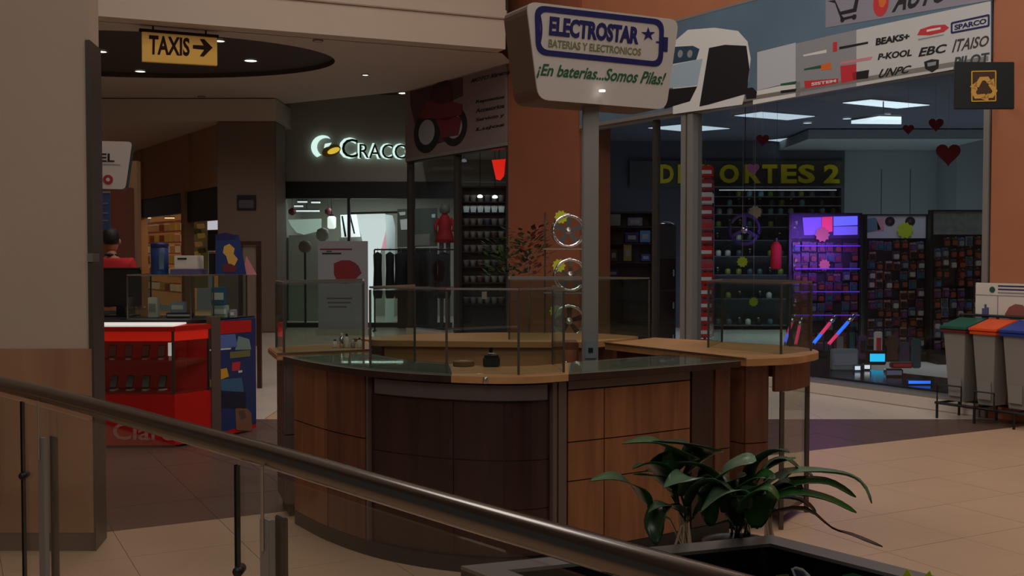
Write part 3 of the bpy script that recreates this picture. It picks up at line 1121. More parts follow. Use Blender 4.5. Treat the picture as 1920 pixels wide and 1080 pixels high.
plants = [
    ('peace lily at the planter corner with dark upright leaves', (1275, 1035), [
        ([(1250, 905, 3.50), (1275, 862, 3.45), (1230, 832, 3.40), (1166, 833, 3.35)], .060, leafm),
        ([(1265, 915, 3.55), (1315, 862, 3.5), (1300, 838, 3.45), (1215, 828, 3.42)], .065, leafd),
        ([(1270, 930, 3.50), (1245, 890, 3.45), (1215, 872, 3.4), (1187, 880, 3.36)], .045, leafm),
        ([(1215, 950, 3.42), (1190, 915, 3.38), (1150, 898, 3.34), (1106, 903, 3.3)], .045, leafm),
        ([(1262, 920, 3.42), (1235, 898, 3.38), (1205, 893, 3.34), (1188, 890, 3.32)], .034, leafd),
        ([(1278, 930, 3.40), (1295, 895, 3.36), (1270, 900, 3.32), (1243, 915, 3.30)], .04, leafg),
        ([(1275, 960, 3.42), (1248, 945, 3.38), (1228, 980, 3.35), (1230, 1022, 3.33)], .040, leafd),
        ([(1300, 970, 3.46), (1330, 925, 3.44), (1318, 880, 3.42), (1262, 868, 3.40)], .05, leafd),
        ([(1290, 950, 3.36), (1310, 915, 3.34), (1345, 905, 3.32), (1375, 925, 3.30)], .045, leafd),
        ([(1260, 930, 3.55), (1240, 880, 3.54), (1260, 850, 3.52), (1300, 850, 3.50)], .05, leafd),
        ([(1285, 965, 3.42), (1262, 950, 3.38), (1235, 950, 3.34), (1216, 962, 3.32)], .03, leafg),
    ]),
    ('peace lily in the black pot with long arching leaves', (1388, 1010), [
        ([(1330, 950, 3.48), (1345, 900, 3.44), (1390, 868, 3.40), (1418, 864, 3.38)], .060, leafg),
        ([(1345, 950, 3.48), (1330, 905, 3.46), (1345, 895, 3.44), (1372, 930, 3.40)], .05, leafm),
        ([(1395, 945, 3.5), (1415, 880, 3.48), (1450, 850, 3.46), (1480, 848, 3.44)], .06, leafd),
        ([(1405, 960, 3.45), (1398, 920, 3.42), (1425, 893, 3.39), (1455, 898, 3.37)], .055, leafm),
        ([(1420, 990, 3.38), (1424, 950, 3.36), (1428, 915, 3.34), (1446, 892, 3.33)], .05, leafm),
        ([(1360, 960, 3.36), (1372, 935, 3.34), (1390, 925, 3.32), (1440, 925, 3.3)], .05, leafd),
        ([(1400, 955, 3.34), (1380, 920, 3.32), (1350, 925, 3.3), (1312, 962, 3.28)], .045, leafg),
        ([(1380, 985, 3.46), (1365, 945, 3.44), (1375, 905, 3.42), (1400, 890, 3.40)], .06, leafd),
        ([(1410, 985, 3.52), (1440, 930, 3.50), (1475, 905, 3.48), (1505, 915, 3.46)], .055, leafd),
        ([(1390, 960, 3.30), (1408, 930, 3.28), (1440, 918, 3.26), (1462, 940, 3.25)], .05, leafm),
        ([(1370, 990, 3.54), (1395, 930, 3.53), (1440, 880, 3.52), (1492, 858, 3.51)], .05, leafm),
        ([(1330, 985, 3.5), (1322, 930, 3.48), (1300, 900, 3.46), (1252, 906, 3.44)], .045, leafm),
    ]),
    ('peace lily with long leaves drooping over the planter rim', (1440, 1020), [
        ([(1420, 925, 3.52), (1475, 888, 3.50), (1565, 888, 3.48), (1612, 905, 3.47), (1634, 944, 3.46)], .040, leafg),
        ([(1425, 935, 3.50), (1480, 908, 3.48), (1550, 905, 3.46), (1605, 932, 3.45)], .036, leafm),
        ([(1430, 950, 3.45), (1475, 925, 3.43), (1545, 935, 3.41), (1606, 961, 3.40)], .042, leafm),
        ([(1425, 955, 3.45), (1460, 935, 3.43), (1500, 940, 3.42), (1530, 960, 3.41)], .040, leafd),
        ([(1445, 960, 3.40), (1510, 955, 3.38), (1560, 990, 3.36), (1598, 1003, 3.35), (1655, 1025, 3.34)], .017, leafb),
        ([(1415, 920, 3.56), (1440, 875, 3.55), (1470, 862, 3.54), (1500, 880, 3.53)], .036, leafd),
        ([(1440, 930, 3.56), (1470, 900, 3.55), (1500, 880, 3.54), (1525, 895, 3.53)], .024, leafg),
    ])]
for lb, (bx, by), lv in plants:
    base = onz(bx, by, .31 if bx != 1388 else .463)
    root = thing('peace_lily', tuple(base), lb, 'plant', 'peace lilies in the planter')
    for pts, wd, m in lv:
        s0 = blade(pts, wd * 1.22, m, root, roll=R.uniform(-.25, .25))
        q = base + V((R.uniform(-.05, .05), R.uniform(-.05, .05), 0))
        midp = (q + s0) / 2 + V((0, 0, .05))
        MB().tube([q, midp, s0], [.006, .005, .004], 6).build('stem', leafd if m is not leafb else leafb, root, smooth=True)

# ================================================================ SIGNS AND BANNERS
def banner(name, label, cat, pf, s0, s1, z0, z1, m, frame_m=alu):
    o = pf.rect(s0, z0, s1, z1, .02, .08).build(name, m, None, base=pf.p((s0 + s1) / 2, z0, .05))
    tag(o, label, cat)
    pf.rect(s0, z0 - .05, s1, z0, .0, .084).build('frame_rail', frame_m, o)
    pf.rect(s0, z1, s1, z1 + .03, .0, .084).build('frame_rail', frame_m, o)
    return o


LB = PF(LF.p(0, 0, .0), SD)
LB.O = LF.p(0, 0, .081)
bb = banner('billboard', 'long shop billboard printed with a white car and accessory logos', 'billboard', LF, S_PIL1 + .05, S_END - .02, ZF + .02, ZT, skyp)


def pr(pts, m, d=.081, e=.0835, name='print', par=bb, pf=LB):
    return pf.px(pts, d - .081, e - .081).build(name, m, par)


pr([(1420, 98), (1492, 80), (1492, 152), (1420, 170)], mat('pale_grey_print', (196, 198, 206), .5))
pr([(1412, 172), (1500, 153), (1500, 180), (1412, 196)], white_p)
pr([(1492, 82), (1560, 66), (1606, 56), (1606, 162), (1492, 182)], grey_p)
pr([(1606, 56), (1858, 2), (1858, 118), (1606, 162)], mat('off_white_print', (206, 206, 204), .5), e=.0832)
pr([(1548, -40), (1862, -110), (1862, 0), (1548, 52)], mat('lilac_print', (148, 144, 158), .5), e=.0832)
# the printed car
pr([(1262, 80), (1290, 56), (1340, 52), (1384, 58), (1402, 78), (1408, 110), (1404, 150), (1392, 196), (1262, 214)], white_p, .0835, .085, 'car_print')
pr([(1262, 88), (1300, 86), (1312, 92), (1306, 112), (1262, 120)], mat('car_lamp_print', (44, 70, 92), .5), .085, .086, 'car_print')
for x in (1276, 1294):
    q = LB.st(x, 101)
    LF.ell(q[0], q[1], .05, .05, .086, .0868, 12).build('car_print', grey_p, bb)
pr([(1254, 124), (1318, 110), (1308, 160), (1250, 166)], mat('car_hood_print', (168, 190, 204), .5), .085, .086, 'car_print')
pr([(1250, 168), (1308, 162), (1294, 190), (1246, 204)], black_p, .086, .087, 'car_print')
pr([(1330, 90), (1360, 84), (1400, 86), (1406, 130), (1400, 176), (1330, 196), (1312, 200)], black_p, .086, .087, 'car_print')
pr([(1398, 166), (1412, 164), (1420, 172), (1418, 184), (1400, 186)], black_p, .0875, .0885, 'car_print')
# cart symbol and writing at the top
pr([(1552, 2), (1566, 0), (1576, 22), (1600, 16), (1606, -10), (1612, -10), (1606, 22), (1578, 28), (1582, 33), (1606, 27), (1606, 32), (1578, 39), (1566, 6)], black_p, .0835, .085, 'cart_symbol')
for x, y in ((1580, 37), (1602, 32)):
    q = LB.st(x, y)
    LF.ell(q[0], q[1], .03, .03, .085, .086, 10).build('cart_symbol', black_p, bb)
q = LB.st(1652, 6)
LF.ell(q[0], q[1], .10, .14, .0835, .085, 18).build('round_symbol', red_p, bb)
LF.ell(q[0] + .02, q[1] + .03, .05, .08, .085, .086, 14).build('round_symbol', orange_p, bb)


def wr_(s, quad, m, shear=0., bold=.03, par=bb, pf=LB, d=.0835):
    return lettering('lettering', s, pf, [pf.st(*q) for q in quad], d - .081, .002, m, par, shear=shear, bold=bold)


wr_('AUTO', ((1672, 24), (1778, 2), (1784, -44), (1680, -20)), black_p, .3)
wr_('BEAKS+', ((1642, 86), (1706, 74), (1706, 62), (1642, 72)), black_p, .1, .05)
wr_('P-KOOL', ((1646, 113), (1710, 105), (1710, 92), (1646, 101)), black_p, .2, .04)
wr_('UNPC', ((1647, 147), (1708, 136), (1710, 122), (1650, 130)), black_p, .4, .03)
q = [LB.st(*z) for z in ((1720, 66), (1726, 55), (1748, 48), (1772, 46), (1780, 52), (1770, 60), (1744, 66))]
LF.poly(q, .0835, .085).build('oval_logo', red_p, bb)
LB.px([(1738, 56), (1764, 51), (1764, 55), (1738, 60)], 0.0040, 0.0050).build('oval_logo', white_p, bb)
LB.px([(1722, 73), (1770, 64), (1770, 66), (1722, 76)], 0.0025, 0.0040).build('logo_bar', grey_p, bb)
frame_ring(LF, [LB.st(*z) for z in ((1783, 64), (1856, 50), (1856, 26), (1783, 42))], .02, .021, .0835, .085).build('boxed_logo', navy, bb)
wr_('SPARCO', ((1790, 57), (1850, 44), (1850, 34), (1790, 47)), navy, 0, .04)
wr_('EBC', ((1722, 107), (1776, 98), (1776, 82), (1724, 90)), black_p, .2, .03)
wr_('ITAISO', ((1785, 99), (1853, 86), (1856, 66), (1790, 74)), mat('umber_print', (70, 56, 54), .5), .15, .02)
wr_('PILOT', ((1788, 130), (1854, 117), (1856, 98), (1792, 107)), mat('slate_print', (60, 70, 74), .5), 0, .03)
q = [LB.st(*z) for z in ((1733, 116), (1747, 111), (1761, 112), (1760, 128), (1748, 136), (1735, 129))]
LF.poly(q, .0835, .085).build('shield_logo', black_p, bb)
LB.px([(1739, 118), (1756, 115), (1755, 122), (1740, 125)], 0.0040, 0.0050).build('shield_logo', grey_p, bb)
for pts, m in (([(1506, 103), (1550, 93), (1550, 99), (1507, 106)], white_p), ([(1508, 129), (1540, 122), (1540, 128), (1508, 132)], green_p),
               ([(1538, 122), (1558, 117), (1560, 130), (1540, 132)], orange_p), ([(1574, 88), (1628, 78), (1628, 82), (1574, 93)], black_p),
               ([(1576, 116), (1636, 106), (1634, 112), (1576, 121)], pink_p), ([(1576, 124), (1606, 120), (1606, 150), (1578, 156)], red_p),
               ([(1598, 136), (1630, 131), (1628, 147), (1600, 150)], black_p), ([(1464, 157), (1494, 152), (1492, 158), (1464, 161)], green_p),
               ([(1464, 170), (1494, 166), (1492, 172), (1464, 175)], black_p),
               ([(1562, 80), (1570, 78), (1570, 96), (1562, 98)], red_p)):
    pr(pts, m, .0836, .085, 'logo')
pr([(1508, 152), (1572, 147), (1572, 156), (1510, 166)], red_p, .0836, .085, 'logo')
wr_('SISTEM', ((1522, 161), (1568, 154), (1568, 149), (1522, 155)), white_p, 0, .03, d=.0852)

mb_ = banner('billboard', 'dim shop banner printed with a dark red motorcycle and lines of text', 'billboard', LF, S_MOTO0 + .05, S_PIL0 - .03, ZF - .05, 4.70, mat('dim_pink_print', (128, 108, 104), .6))


def pm(pts, m, d=.081, e=.083, name='print'):
    return LB.px(pts, d - .081, e - .081).build(name, m, mb_)


pm([(768, 165), (868, 142), (868, 180), (845, 190), (845, 262), (790, 280), (770, 200)], mat('plum_print', (74, 44, 46), .6))
for x, y, r_ in ((800, 248, .52), (852, 238, .46)):
    a, b_ = LB.st(x, y)
    LF.ell(a, b_, r_, r_ * .75, .083, .0845, 22).build('wheel_print', black_p, mb_)
    LF.ell(a, b_, r_ * .62, r_ * .45, .0845, .0855, 18).build('wheel_print', grey_p, mb_)
pm([(786, 222), (800, 192), (820, 186), (846, 190), (868, 196), (866, 214), (838, 226), (812, 222)], redbr_p, .0856, .087, 'motorcycle_print')
pm([(806, 188), (812, 160), (830, 152), (846, 160), (850, 190), (826, 196)], mat('rider_print', (70, 24, 30), .6), .087, .088, 'motorcycle_print')
pm([(816, 152), (824, 144), (838, 144), (842, 158), (826, 164)], black_p, .088, .089, 'motorcycle_print')
pm([(818, 224), (852, 216), (866, 222), (860, 254), (830, 258)], redbr_p, .0856, .087, 'motorcycle_print')
wr_('MOTO Xtreme', ((882, 156), (956, 138), (956, 130), (886, 148)), black_p, .2, .03, mb_)
for y0 in (188, 204, 222, 240):
    t_ = {188: 'Repuestos', 204: 'Accesorios', 222: 'Servicio y', 240: 'Lujos'}[y0]
    wr_(t_, ((892, y0 + 8), (946, y0 - 2), (946, y0 - 10), (892, y0)), black_p, .15, .03, mb_)

# ---- TAXIS sign under the corridor ceiling
XS = PF((b0 + bn * .22).to_tuple(), bd)
q = [XS.st(*z) for z in ((266, 116), (407, 124), (408, 62), (266, 52))]
z1_ = 4.63
s0_, s1_ = q[0][0], q[1][0]
tx = thing('taxi_sign', tuple(XS.p((s0_ + s1_) / 2, 4.1)), 'yellow hanging sign with TAXIS and an arrow in dark letters', 'sign')
XS.poly([(s0_, q[0][1]), (s1_, q[1][1]), (s1_, z1_ - .0), (s0_, z1_)], -.03, .03).build('sign_plate', yellow_s, tx, bevel=.006)
XS.rect(s0_ - .03, z1_, s1_ + .02, z1_ + .035, -.045, .045).build('top_rail', brown_p, tx)
for s_ in (s0_ + .15, s1_ - .15):
    MB().tube([XS.p(s_, z1_ + .03), XS.p(s_, 4.72)], .012, 8).build('hanger', black, tx)
lettering('lettering', 'TAXIS', XS, [XS.st(*z) for z in ((278, 103), (355, 106), (355, 72), (279, 66))], .031, .003, brown_p, tx, bold=.03)
XS.px([(361, 85), (381, 86), (374, 74), (382, 74), (398, 90), (381, 107), (374, 106), (382, 94), (361, 92)], .031, .034).build('arrow', brown_p, tx)

# ---- recycling sign on the rust pillar
RS = PF(at(1846, 160, 9.3).to_tuple(), (.96, -.28, 0))
rs = thing('recycling_sign', at(1846, 204, 9.3).to_tuple(), 'black sign with yellow recycling arrows fixed to the rust pillar', 'sign')
q = [RS.st(*z) for z in ((1789, 204), (1902, 204), (1902, 116), (1791, 116))]
RS.poly(q, -.05, 0).build('sign_box', black, rs, bevel=.005)
q2 = [RS.st(*z) for z in ((1821, 191), (1868, 190), (1868, 132), (1821, 133))]
frame_ring(RS, q2, .010, .011, .001, .004).build('border', yellow_s, rs)
RS.poly(inset(q2, .012), .0005, .002).build('sign_field', mat('dark_amber', (74, 44, 18), .5), rs)
cx_, cy_ = RS.st(1845, 164)
amb = mat('amber_print', (226, 168, 76), .5)
for kk in range(3):
    a0 = math.pi / 2 + kk * 2 * math.pi / 3

    def rt(x, y, a=a0 - math.pi / 2):
        x, y = x * 1.18, y * 1.18
        return (cx_ + x * math.cos(a) - y * math.sin(a), cy_ - .012 + x * math.sin(a) + y * math.cos(a))
    RS.poly([rt(*z) for z in ((-.070, .020), (-.030, .088), (.028, .088), (.050, .052), (.020, .044), (.006, .060), (-.012, .060), (-.036, .012))], .0025, .005).build('arrow', amb, rs)
    RS.poly([rt(*z) for z in ((.066, .074), (.072, .014), (.014, .044))], .0025, .005).build('arrow', amb, rs)
a_, b_ = at(1895, 150, 9.33), at(1895, 150, 10.4)
MB().tube([at(1862, 160, 9.36), LF.p(S_END + .06, at(1862, 160, 9.36).z, .05)], .015, 8).build('bracket', black, rs)

# ================================================================ RECYCLING BINS AND THEIR FRAME
BS = SD
B0 = onz(1757, 755, .15)
B0 = V((B0.x, B0.y, 0))
BF = PF((B0.x, B0.y, 0), BS)
fr = thing('bin_stand', (B0.x + .6, B0.y, 0), 'black tube stand carrying the three recycling bins', 'stand')
DB = min(.42, (B0 - LF.O).dot(LF.N) - .12)
print('bin depth', DB)
for d in (0.0, -DB):
    MB().tube([BF.p(-.02, .15, d), BF.p(1.2, .15, d)], .014, 8).build('rail', black, fr)
    for s_ in (0.0, .40, .80, 1.18):
        MB().tube([BF.p(s_, 0, d), BF.p(s_, .15 if d == 0 else 1.0, d)], .013, 8).build('post', black, fr)
for s_ in (0.0, .40, .80, 1.18):
    MB().tube([BF.p(s_, .15, 0), BF.p(s_, .15, -DB)], .012, 8).build('crossbar', black, fr)
MB().tube([BF.p(0, 1.0, -DB), BF.p(1.18, 1.0, -DB)], .013, 8).build('rail', black, fr)
MB().tube([BF.p(0, .15, 0), BF.p(0, .33, 0), BF.p(.26, .33, 0), BF.p(.26, .15, 0)], .009, 8).build('hoop', black, fr)
MB().tube([BF.p(.42, .15, .03), BF.p(.42, .31, .03), BF.p(.62, .31, .03), BF.p(.62, .15, .03)], .009, 8).build('hoop', black, fr)
for i, (m, lb) in enumerate(((bingr, 'grey recycling bin with a dark green lid'), (binor, 'grey recycling bin with a bright orange lid'), (binbl, 'grey recycling bin with a blue lid'))):
    s_ = .02 + i * .31
    t = thing('recycling_bin', tuple(BF.p(s_ + .16, .17, -.2)), lb, 'bin', 'recycling bins on the stand')

    def ringp(z, e):
        return [BF.p(s_ + .02 + e, z, -.03 - e), BF.p(s_ + .255 - e, z, -.03 - e), BF.p(s_ + .255 - e, z, -DB + .04 + e), BF.p(s_ + .02 + e, z, -DB + .04 + e)]
    lo, hi, inn = ringp(.175, .04), ringp(.86, 0), ringp(.86, .012)
    vs_ = lo + hi + inn + ringp(.19, .05)
    MB().add(vs_, [(3, 2, 1, 0)] + [(j, (j + 1) % 4, 4 + (j + 1) % 4, 4 + j) for j in range(4)] + [(4 + j, 4 + (j + 1) % 4, 8 + (j + 1) % 4, 8 + j) for j in range(4)]
             + [(8 + j, 8 + (j + 1) % 4, 12 + (j + 1) % 4, 12 + j) for j in range(4)] + [(12, 13, 14, 15)]).build('body', bingrey, t, bevel=.004)
    BF.rect(s_ + .0, .84, s_ + .275, .87, -DB + .02, -.01).build('rim', m if i else redbr_p, t, bevel=.004)
    # sloping lid
    MB().plate([BF.p(s_ - .01, .872, .0), BF.p(s_ + .285, .872, .0), BF.p(s_ + .285, .95, -DB + .02), BF.p(s_ - .01, .95, -DB + .02)], V((0, 0, .025))).build('lid', m, t, bevel=.006)
    BF.rect(s_ + .07, .23, s_ + .205, .40, -.052, -.046).build('foot_recess', bingrey, t)
bo = thing('notice_board', tuple(BF.p(.75, 0, -DB - .03)), 'white printed board standing behind the recycling bins', 'board')
q = [BF.st(*z) for z in ((1828, 608), (1828, 530))]
BF2 = PF(BF.p(0, 0, -DB - .025), BS)
qa, qb = BF2.st(1828, 606), BF2.st(1829, 530)
BF2.rect(qa[0], qa[1], qa[0] + .75, qb[1], -.03, 0).build('board', white, bo, bevel=.004)
BF2.rect(qa[0], 0, qa[0] + .05, qa[1], -.03, -.005).build('leg', alu, bo)
BF2.rect(qa[0] + .68, 0, qa[0] + .73, qa[1], -.03, -.005).build('leg', alu, bo)
zz = (qb[1] - qa[1])
BF2.rect(qa[0] + .005, qa[1] + zz * .70, qa[0] + .745, qa[1] + zz * .715, .0005, .003).build('divider', grey_p, bo)
BF2.rect(qa[0] + .235, qa[1] + .01, qa[0] + .243, qa[1] + zz * .70, .0005, .003).build('divider', grey_p, bo)
for kq in range(3):
    BF2.rect(qa[0] + .24, qa[1] + zz * (.76 + kq * .08), qa[0] + .6, qa[1] + zz * (.79 + kq * .08), .0005, .003).build('print', navy if kq else grey_p, bo)
BF2.ell(qa[0] + .18, qa[1] + zz * .84, .03, .03, .0005, .003, 14).build('print', green_p, bo)
for s_, h_ in ((.075, .15), (.10, .19), (.125, .16)):
    BF2.rect(qa[0] + s_, qa[1] + .02, qa[0] + s_ + .022, qa[1] + h_, .0005, .003).build('print', mat('blue_bottle_print', (84, 90, 140), .5), bo)
BF2.px([(1884, 590), (1892, 576), (1904, 570), (1918, 572), (1930, 590), (1915, 598), (1895, 598)], .0005, .003).build('print', mat('brown_pink_print', (150, 86, 80), .5), bo)

# ================================================================ RED PHONE STAND
K0, K1, K2, K3 = V((-3.75, 8.72, 0)), V((-2.775, 8.74, 0)), V((-2.565, 9.05, 0)), V((-2.32, 9.62, 0))
st_ = thing('phone_stand', (-3.0, 9.2, 0), 'red phone shop counter with lit display cases and a blue poster side', 'counter')
foot = [K0, K1, K2, K3, V((-2.75, 9.95, 0)), V((-3.9, 9.95, 0))]
MB().prism([tuple(p.xy) for p in foot[:4]] + [(-2.9, 9.62), (-3.2, 9.12), (-3.75, 9.12)], .02, .44).build('base', red, st_)
FK = PF(tuple(K0), K1 - K0)
SK = PF(tuple(K1), K2 - K1)
PK = PF(tuple(K2), K3 - K2)
wK, wS, wP = (K1 - K0).length, (K2 - K1).length, (K3 - K2).length
lettering('lettering', 'Claro', FK, [FK.st(*z) for z in ((212, 824), (330, 826), (330, 795), (212, 793))], .003, .004, mat('pale_red_print', (214, 150, 150), .5), st_, bold=.012)
FK.rect(-.0, .96, wK, 1.00, -.36, .02).build('top_board', red, st_)
FK.rect(0, 1.0, wK, 1.012, -.36, .025).build('top_trim', lampw if False else mat('bright_trim', (240, 238, 230), .3, emit=.5, ecol=(250, 246, 236)), st_)
FK.rect(0, .88, wK, .96, -.06, .0).build('light_header', mat('lit_red', (226, 40, 24), .4, emit=.22, ecol=(230, 40, 20)), st_)
FK.rect(0, .44, wK, .96, -.36, -.34).build('back_panel', mat('red_back', (190, 22, 22), .5, emit=.03, ecol=(200, 20, 20)), st_)
FK.rect(0, .70, wK - .01, .712, -.34, -.02).build('shelf', red_d, st_)
FK.rect(0, .44, wK - .01, .452, -.34, -.02).build('shelf', red_d, st_)
FK.rect(.0, .44, wK - .012, .88, -.010, -.002).build('pane', g_clear, st_)
SK.rect(.012, .44, wS - .012, .96, -.010, -.002).build('pane', g_clear, st_)
SK.rect(0, .88, wS, .96, -.03, 0).build('light_header', MATS['lit_red'], st_)
SK.rect(0, .96, wS, 1.0, -.2, .01).build('top_board', red, st_)
for pf, s_ in ((FK, wK - .01), (SK, wS - .012)):
    pf.rect(s_ - .01, .44, s_ + .012, .97, -.015, .004).build('corner_post', alu_d, st_)
# poster side
MB().plate([FK.p(wK, .44, -.345), SK.p(wS, .44, -.012), SK.p(wS, .96, -.012), FK.p(wK, .96, -.345)], V((.003, .006, 0))).build('side_back', MATS['red_back'], st_)
for z_ in (.70, .44):
    MB().prism([tuple(FK.p(wK - .02, 0, -.33).xy), tuple(FK.p(wK - .02, 0, -.03).xy), tuple(SK.p(.02, 0, -.02).xy), tuple(SK.p(wS - .02, 0, -.02).xy)], z_, z_ + .012).build('corner_shelf', red_d, st_)
PK.rect(0.0, .02, .12, 1.06, -.04, .012).build('post', graybr, st_)
pq = PK.rect(.13, .06, wP, 1.02, -.03, .004).build('poster', mat('poster_blue', (30, 52, 110), .45), st_)
for pts, m in (([(396, 603), (470, 600), (470, 622), (396, 628)], red), ([(400, 629), (440, 626), (444, 650), (400, 654)], mat('poster_sky', (92, 124, 196), .5)),
               ([(392, 655), (432, 652), (432, 655), (392, 658)], white_p), ([(446, 630), (466, 636), (470, 655), (440, 656)], mat('poster_mint', (130, 160, 150), .5)),
               ([(405, 694), (424, 690), (428, 706), (412, 712)], yellow_s), ([(434, 680), (450, 678), (448, 694), (434, 696)], red_p),
               ([(412, 712), (452, 708), (456, 735), (414, 732)], mat('poster_teal', (60, 110, 150), .5)), ([(392, 712), (410, 708), (410, 724), (392, 726)], olive_p),
               ([(440, 766), (456, 760), (470, 774), (472, 808), (442, 806)], mat('poster_tan', (130, 92, 66), .5)), ([(446, 772), (456, 768), (462, 782), (450, 788)], grey_p),
               ([(446, 695), (453, 694), (453, 698), (446, 699)], white_p), ([(430, 660), (468, 656), (468, 668), (430, 672)], olive_p),
               ([(410, 736), (460, 734), (460, 766), (412, 764)], mat('poster_navy', (16, 30, 58), .5))):
    PK.px(pts, .0045, .007).build('poster_print', m, pq)
# upper glass show case
UC = [(-3.30, 9.15), (-2.75, 9.13), (-2.60, 9.28), (-2.42, 9.72), (-3.30, 9.74)]
MB().prism([(-3.75, 9.13), (-2.70, 9.13), (-2.56, 9.2), (-2.36, 9.76), (-3.75, 9.78)], 1.0, 1.03).build('deck', black, st_)
glass_case(st_, UC, 1.03, 1.40, (0, 1, 2, 3, 4))
plf = thing('platform', (-3.8, 10.9, 0), 'low dark platform behind the red phone stand, a person standing on it', 'platform')
MB().box(-4.6, -2.9, 10.3, 11.5, .02, .08).build('deck', woodd, plf, bevel=.005)
MB().box(-4.55, -2.94, 10.35, 11.45, 0, .02).build('frame', black, plf)

# phones and labels in the lit case
ph = None
ORD = ['first', 'second', 'third', 'fourth', 'fifth', 'sixth', 'seventh', 'eighth', 'ninth', 'tenth', 'eleventh', 'twelfth']
lbl = 'black phone, first from the beige pillar on the upper shelf of the red case'
for zrow, y_, n_ in ((.713, .16, 6), (.453, .16, 6)):
    for i in range(n_):
        s_ = .14 + i * .135
        p = FK.p(s_, zrow, -.16)
        if ph is None:
            ph = thing('phone', tuple(p), lbl, 'phone', 'phones in the red display case')
            M_ = Matrix.Translation(p) @ Matrix.Rotation(-.4, 4, 'X')
            MB().box(-.032, .032, -.004, .004, .02, .13, M_).build('body', black, ph, bevel=.003)
            MB().box(-.028, .028, -.0052, -.0042, .03, .122, M_).build('screen', mat('screen', (120, 120, 122), .25), ph)
            MB().box(-.02, .02, -.005, .07, 0, .008, Matrix.Translation(p)).build('stand', white, ph)
        else:
            dup(ph, tuple(p), 'black phone, %s from the beige pillar on the %s shelf of the red case' % (ORD[i], 'upper' if zrow > .6 else 'lower'), R.uniform(-.2, .2))
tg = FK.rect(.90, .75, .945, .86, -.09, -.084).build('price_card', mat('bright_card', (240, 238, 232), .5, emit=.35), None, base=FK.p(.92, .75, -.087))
tag(tg, 'bright white price card standing in the red display case', 'card')
FK.rect(.905, .713, .94, .75, -.09, -.084).build('card_foot', white, tg)

# goods on and inside the upper show case
def boxthing(name, label, cat, x0, x1, y0, y1, z0, z1, m, group=None, extra=None):
    t = thing(name, ((x0 + x1) / 2, (y0 + y1) / 2, z0), label, cat, group)
    MB().box(x0, x1, y0, y1, z0, z1).build('body', m, t, bevel=.004)
    for nm, (a, b, c, d, e, f), mm in (extra or []):
        MB().box(a, b, c, d, e, f).build(nm, mm, t)
    return t


t = thing('canister', (-3.12, 9.45, 1.41), 'tall blue canister standing on the glass show case', 'canister')
MB().lathe([(.07, 0), (.075, .01), (.075, .24), (.07, .245)], (-3.12, 9.45, 1.41), 18).build('body', mat('canister_blue', (34, 62, 120), .4), t, smooth=True)
MB().lathe([(.077, .0), (.077, .03), (.06, .04)], (-3.12, 9.45, 1.655), 18).build('lid', navy, t, smooth=True)
MB().box(-3.10, -3.06, 9.372, 9.378, 1.46, 1.60).build('label', skyp, t)
boxthing('receipt_printer', 'pale grey printer on the glass show case beside the blue canister', 'printer', -2.97, -2.78, 9.38, 9.62, 1.46, 1.58, white, None,
         [('paper_slot', (-2.94, -2.86, 9.376, 9.38, 1.545, 1.56), black), ('base', (-3.0, -2.75, 9.36, 9.64, 1.41, 1.458), mat('lilac_plastic', (92, 84, 130), .5))])
DS = PF((-2.62, 9.40, 0), (.97, .24, 0))
dsp = thing('poster_stand', (-2.55, 9.45, 1.41), 'blue counter poster with a yellow shape, on the glass show case', 'poster')
q = [DS.st(*z) for z in ((404, 513), (462, 513), (448, 440), (404, 440))]
DS.poly([(q[0][0], 1.415), (q[1][0], 1.415), (q[2][0], q[2][1]), (q[3][0], q[3][1])], -.012, 0).build('board', mat('poster_blue2', (26, 54, 116), .45), dsp)
DS.px([(420, 462), (430, 457), (440, 466), (438, 476), (446, 486), (440, 498), (428, 494), (424, 480), (418, 474)], .0005, .003).build('print', mat('poster_yellow', (226, 176, 84), .5), dsp)
DS.px([(416, 496), (432, 494), (446, 502), (440, 510), (418, 510)], .0005, .003).build('print', redbr_p, dsp)
DS.px([(404, 440), (422, 436), (446, 442), (440, 448), (406, 450)], .0005, .003).build('print', navy, dsp)
MB().plate([DS.p(q[1][0] - .03, 1.41, -.012), DS.p(q[1][0] + .09, 1.41, -.02), DS.p(q[1][0] + .08, 1.43, -.02), DS.p(q[1][0], 1.58, -.012)], DS.N * -.006).build('strut', pink_p, dsp)
boxthing('speaker', 'dark mug-shaped speaker on the glass show case by the blue poster', 'speaker', -2.70, -2.64, 9.5, 9.57, 1.41, 1.60, black, None, [('cap', (-2.70, -2.64, 9.5, 9.57, 1.602, 1.612), redbr_p)])
its = [(-3.22, -3.14, 1.031, 1.21, white, 'box', 'narrow white box inside the upper show case'), (-3.02, -2.90, 1.075, 1.17, mat('pale_blue_card', (150, 170, 196), .5), 'box', 'pale blue box on a dark tray inside the upper show case'),
       (-3.06, -2.84, 1.031, 1.073, navy, 'tray', 'dark blue tray under the pale blue box in the show case'), (-2.66, -2.52, 1.031, 1.14, mat('pale_green_pack', (150, 180, 164), .5), 'pack', 'pale green pack inside the upper show case below the poster'),
       (-2.66, -2.54, 1.142, 1.30, mat('blue_pack', (60, 110, 150), .5), 'pack', 'blue picture pack standing on the pale green pack'), (-2.50, -2.45, 1.031, 1.10, grey_p, 'box', 'grey gadget box at the corner of the show case')]
for x0, x1, z0, z1, m, nm, lb in its:
    boxthing('gift_' + nm if nm == 'pack' else ('storage_box' if nm == 'box' else 'tray'), lb, nm, x0, x1, 9.42, 9.50, z0, z1, m, None, [('label', (x0 + .01, x1 - .01, 9.417, 9.42, z0 + (z1 - z0) * .3, z0 + (z1 - z0) * .7), white_p if m is not white else grey_p)])
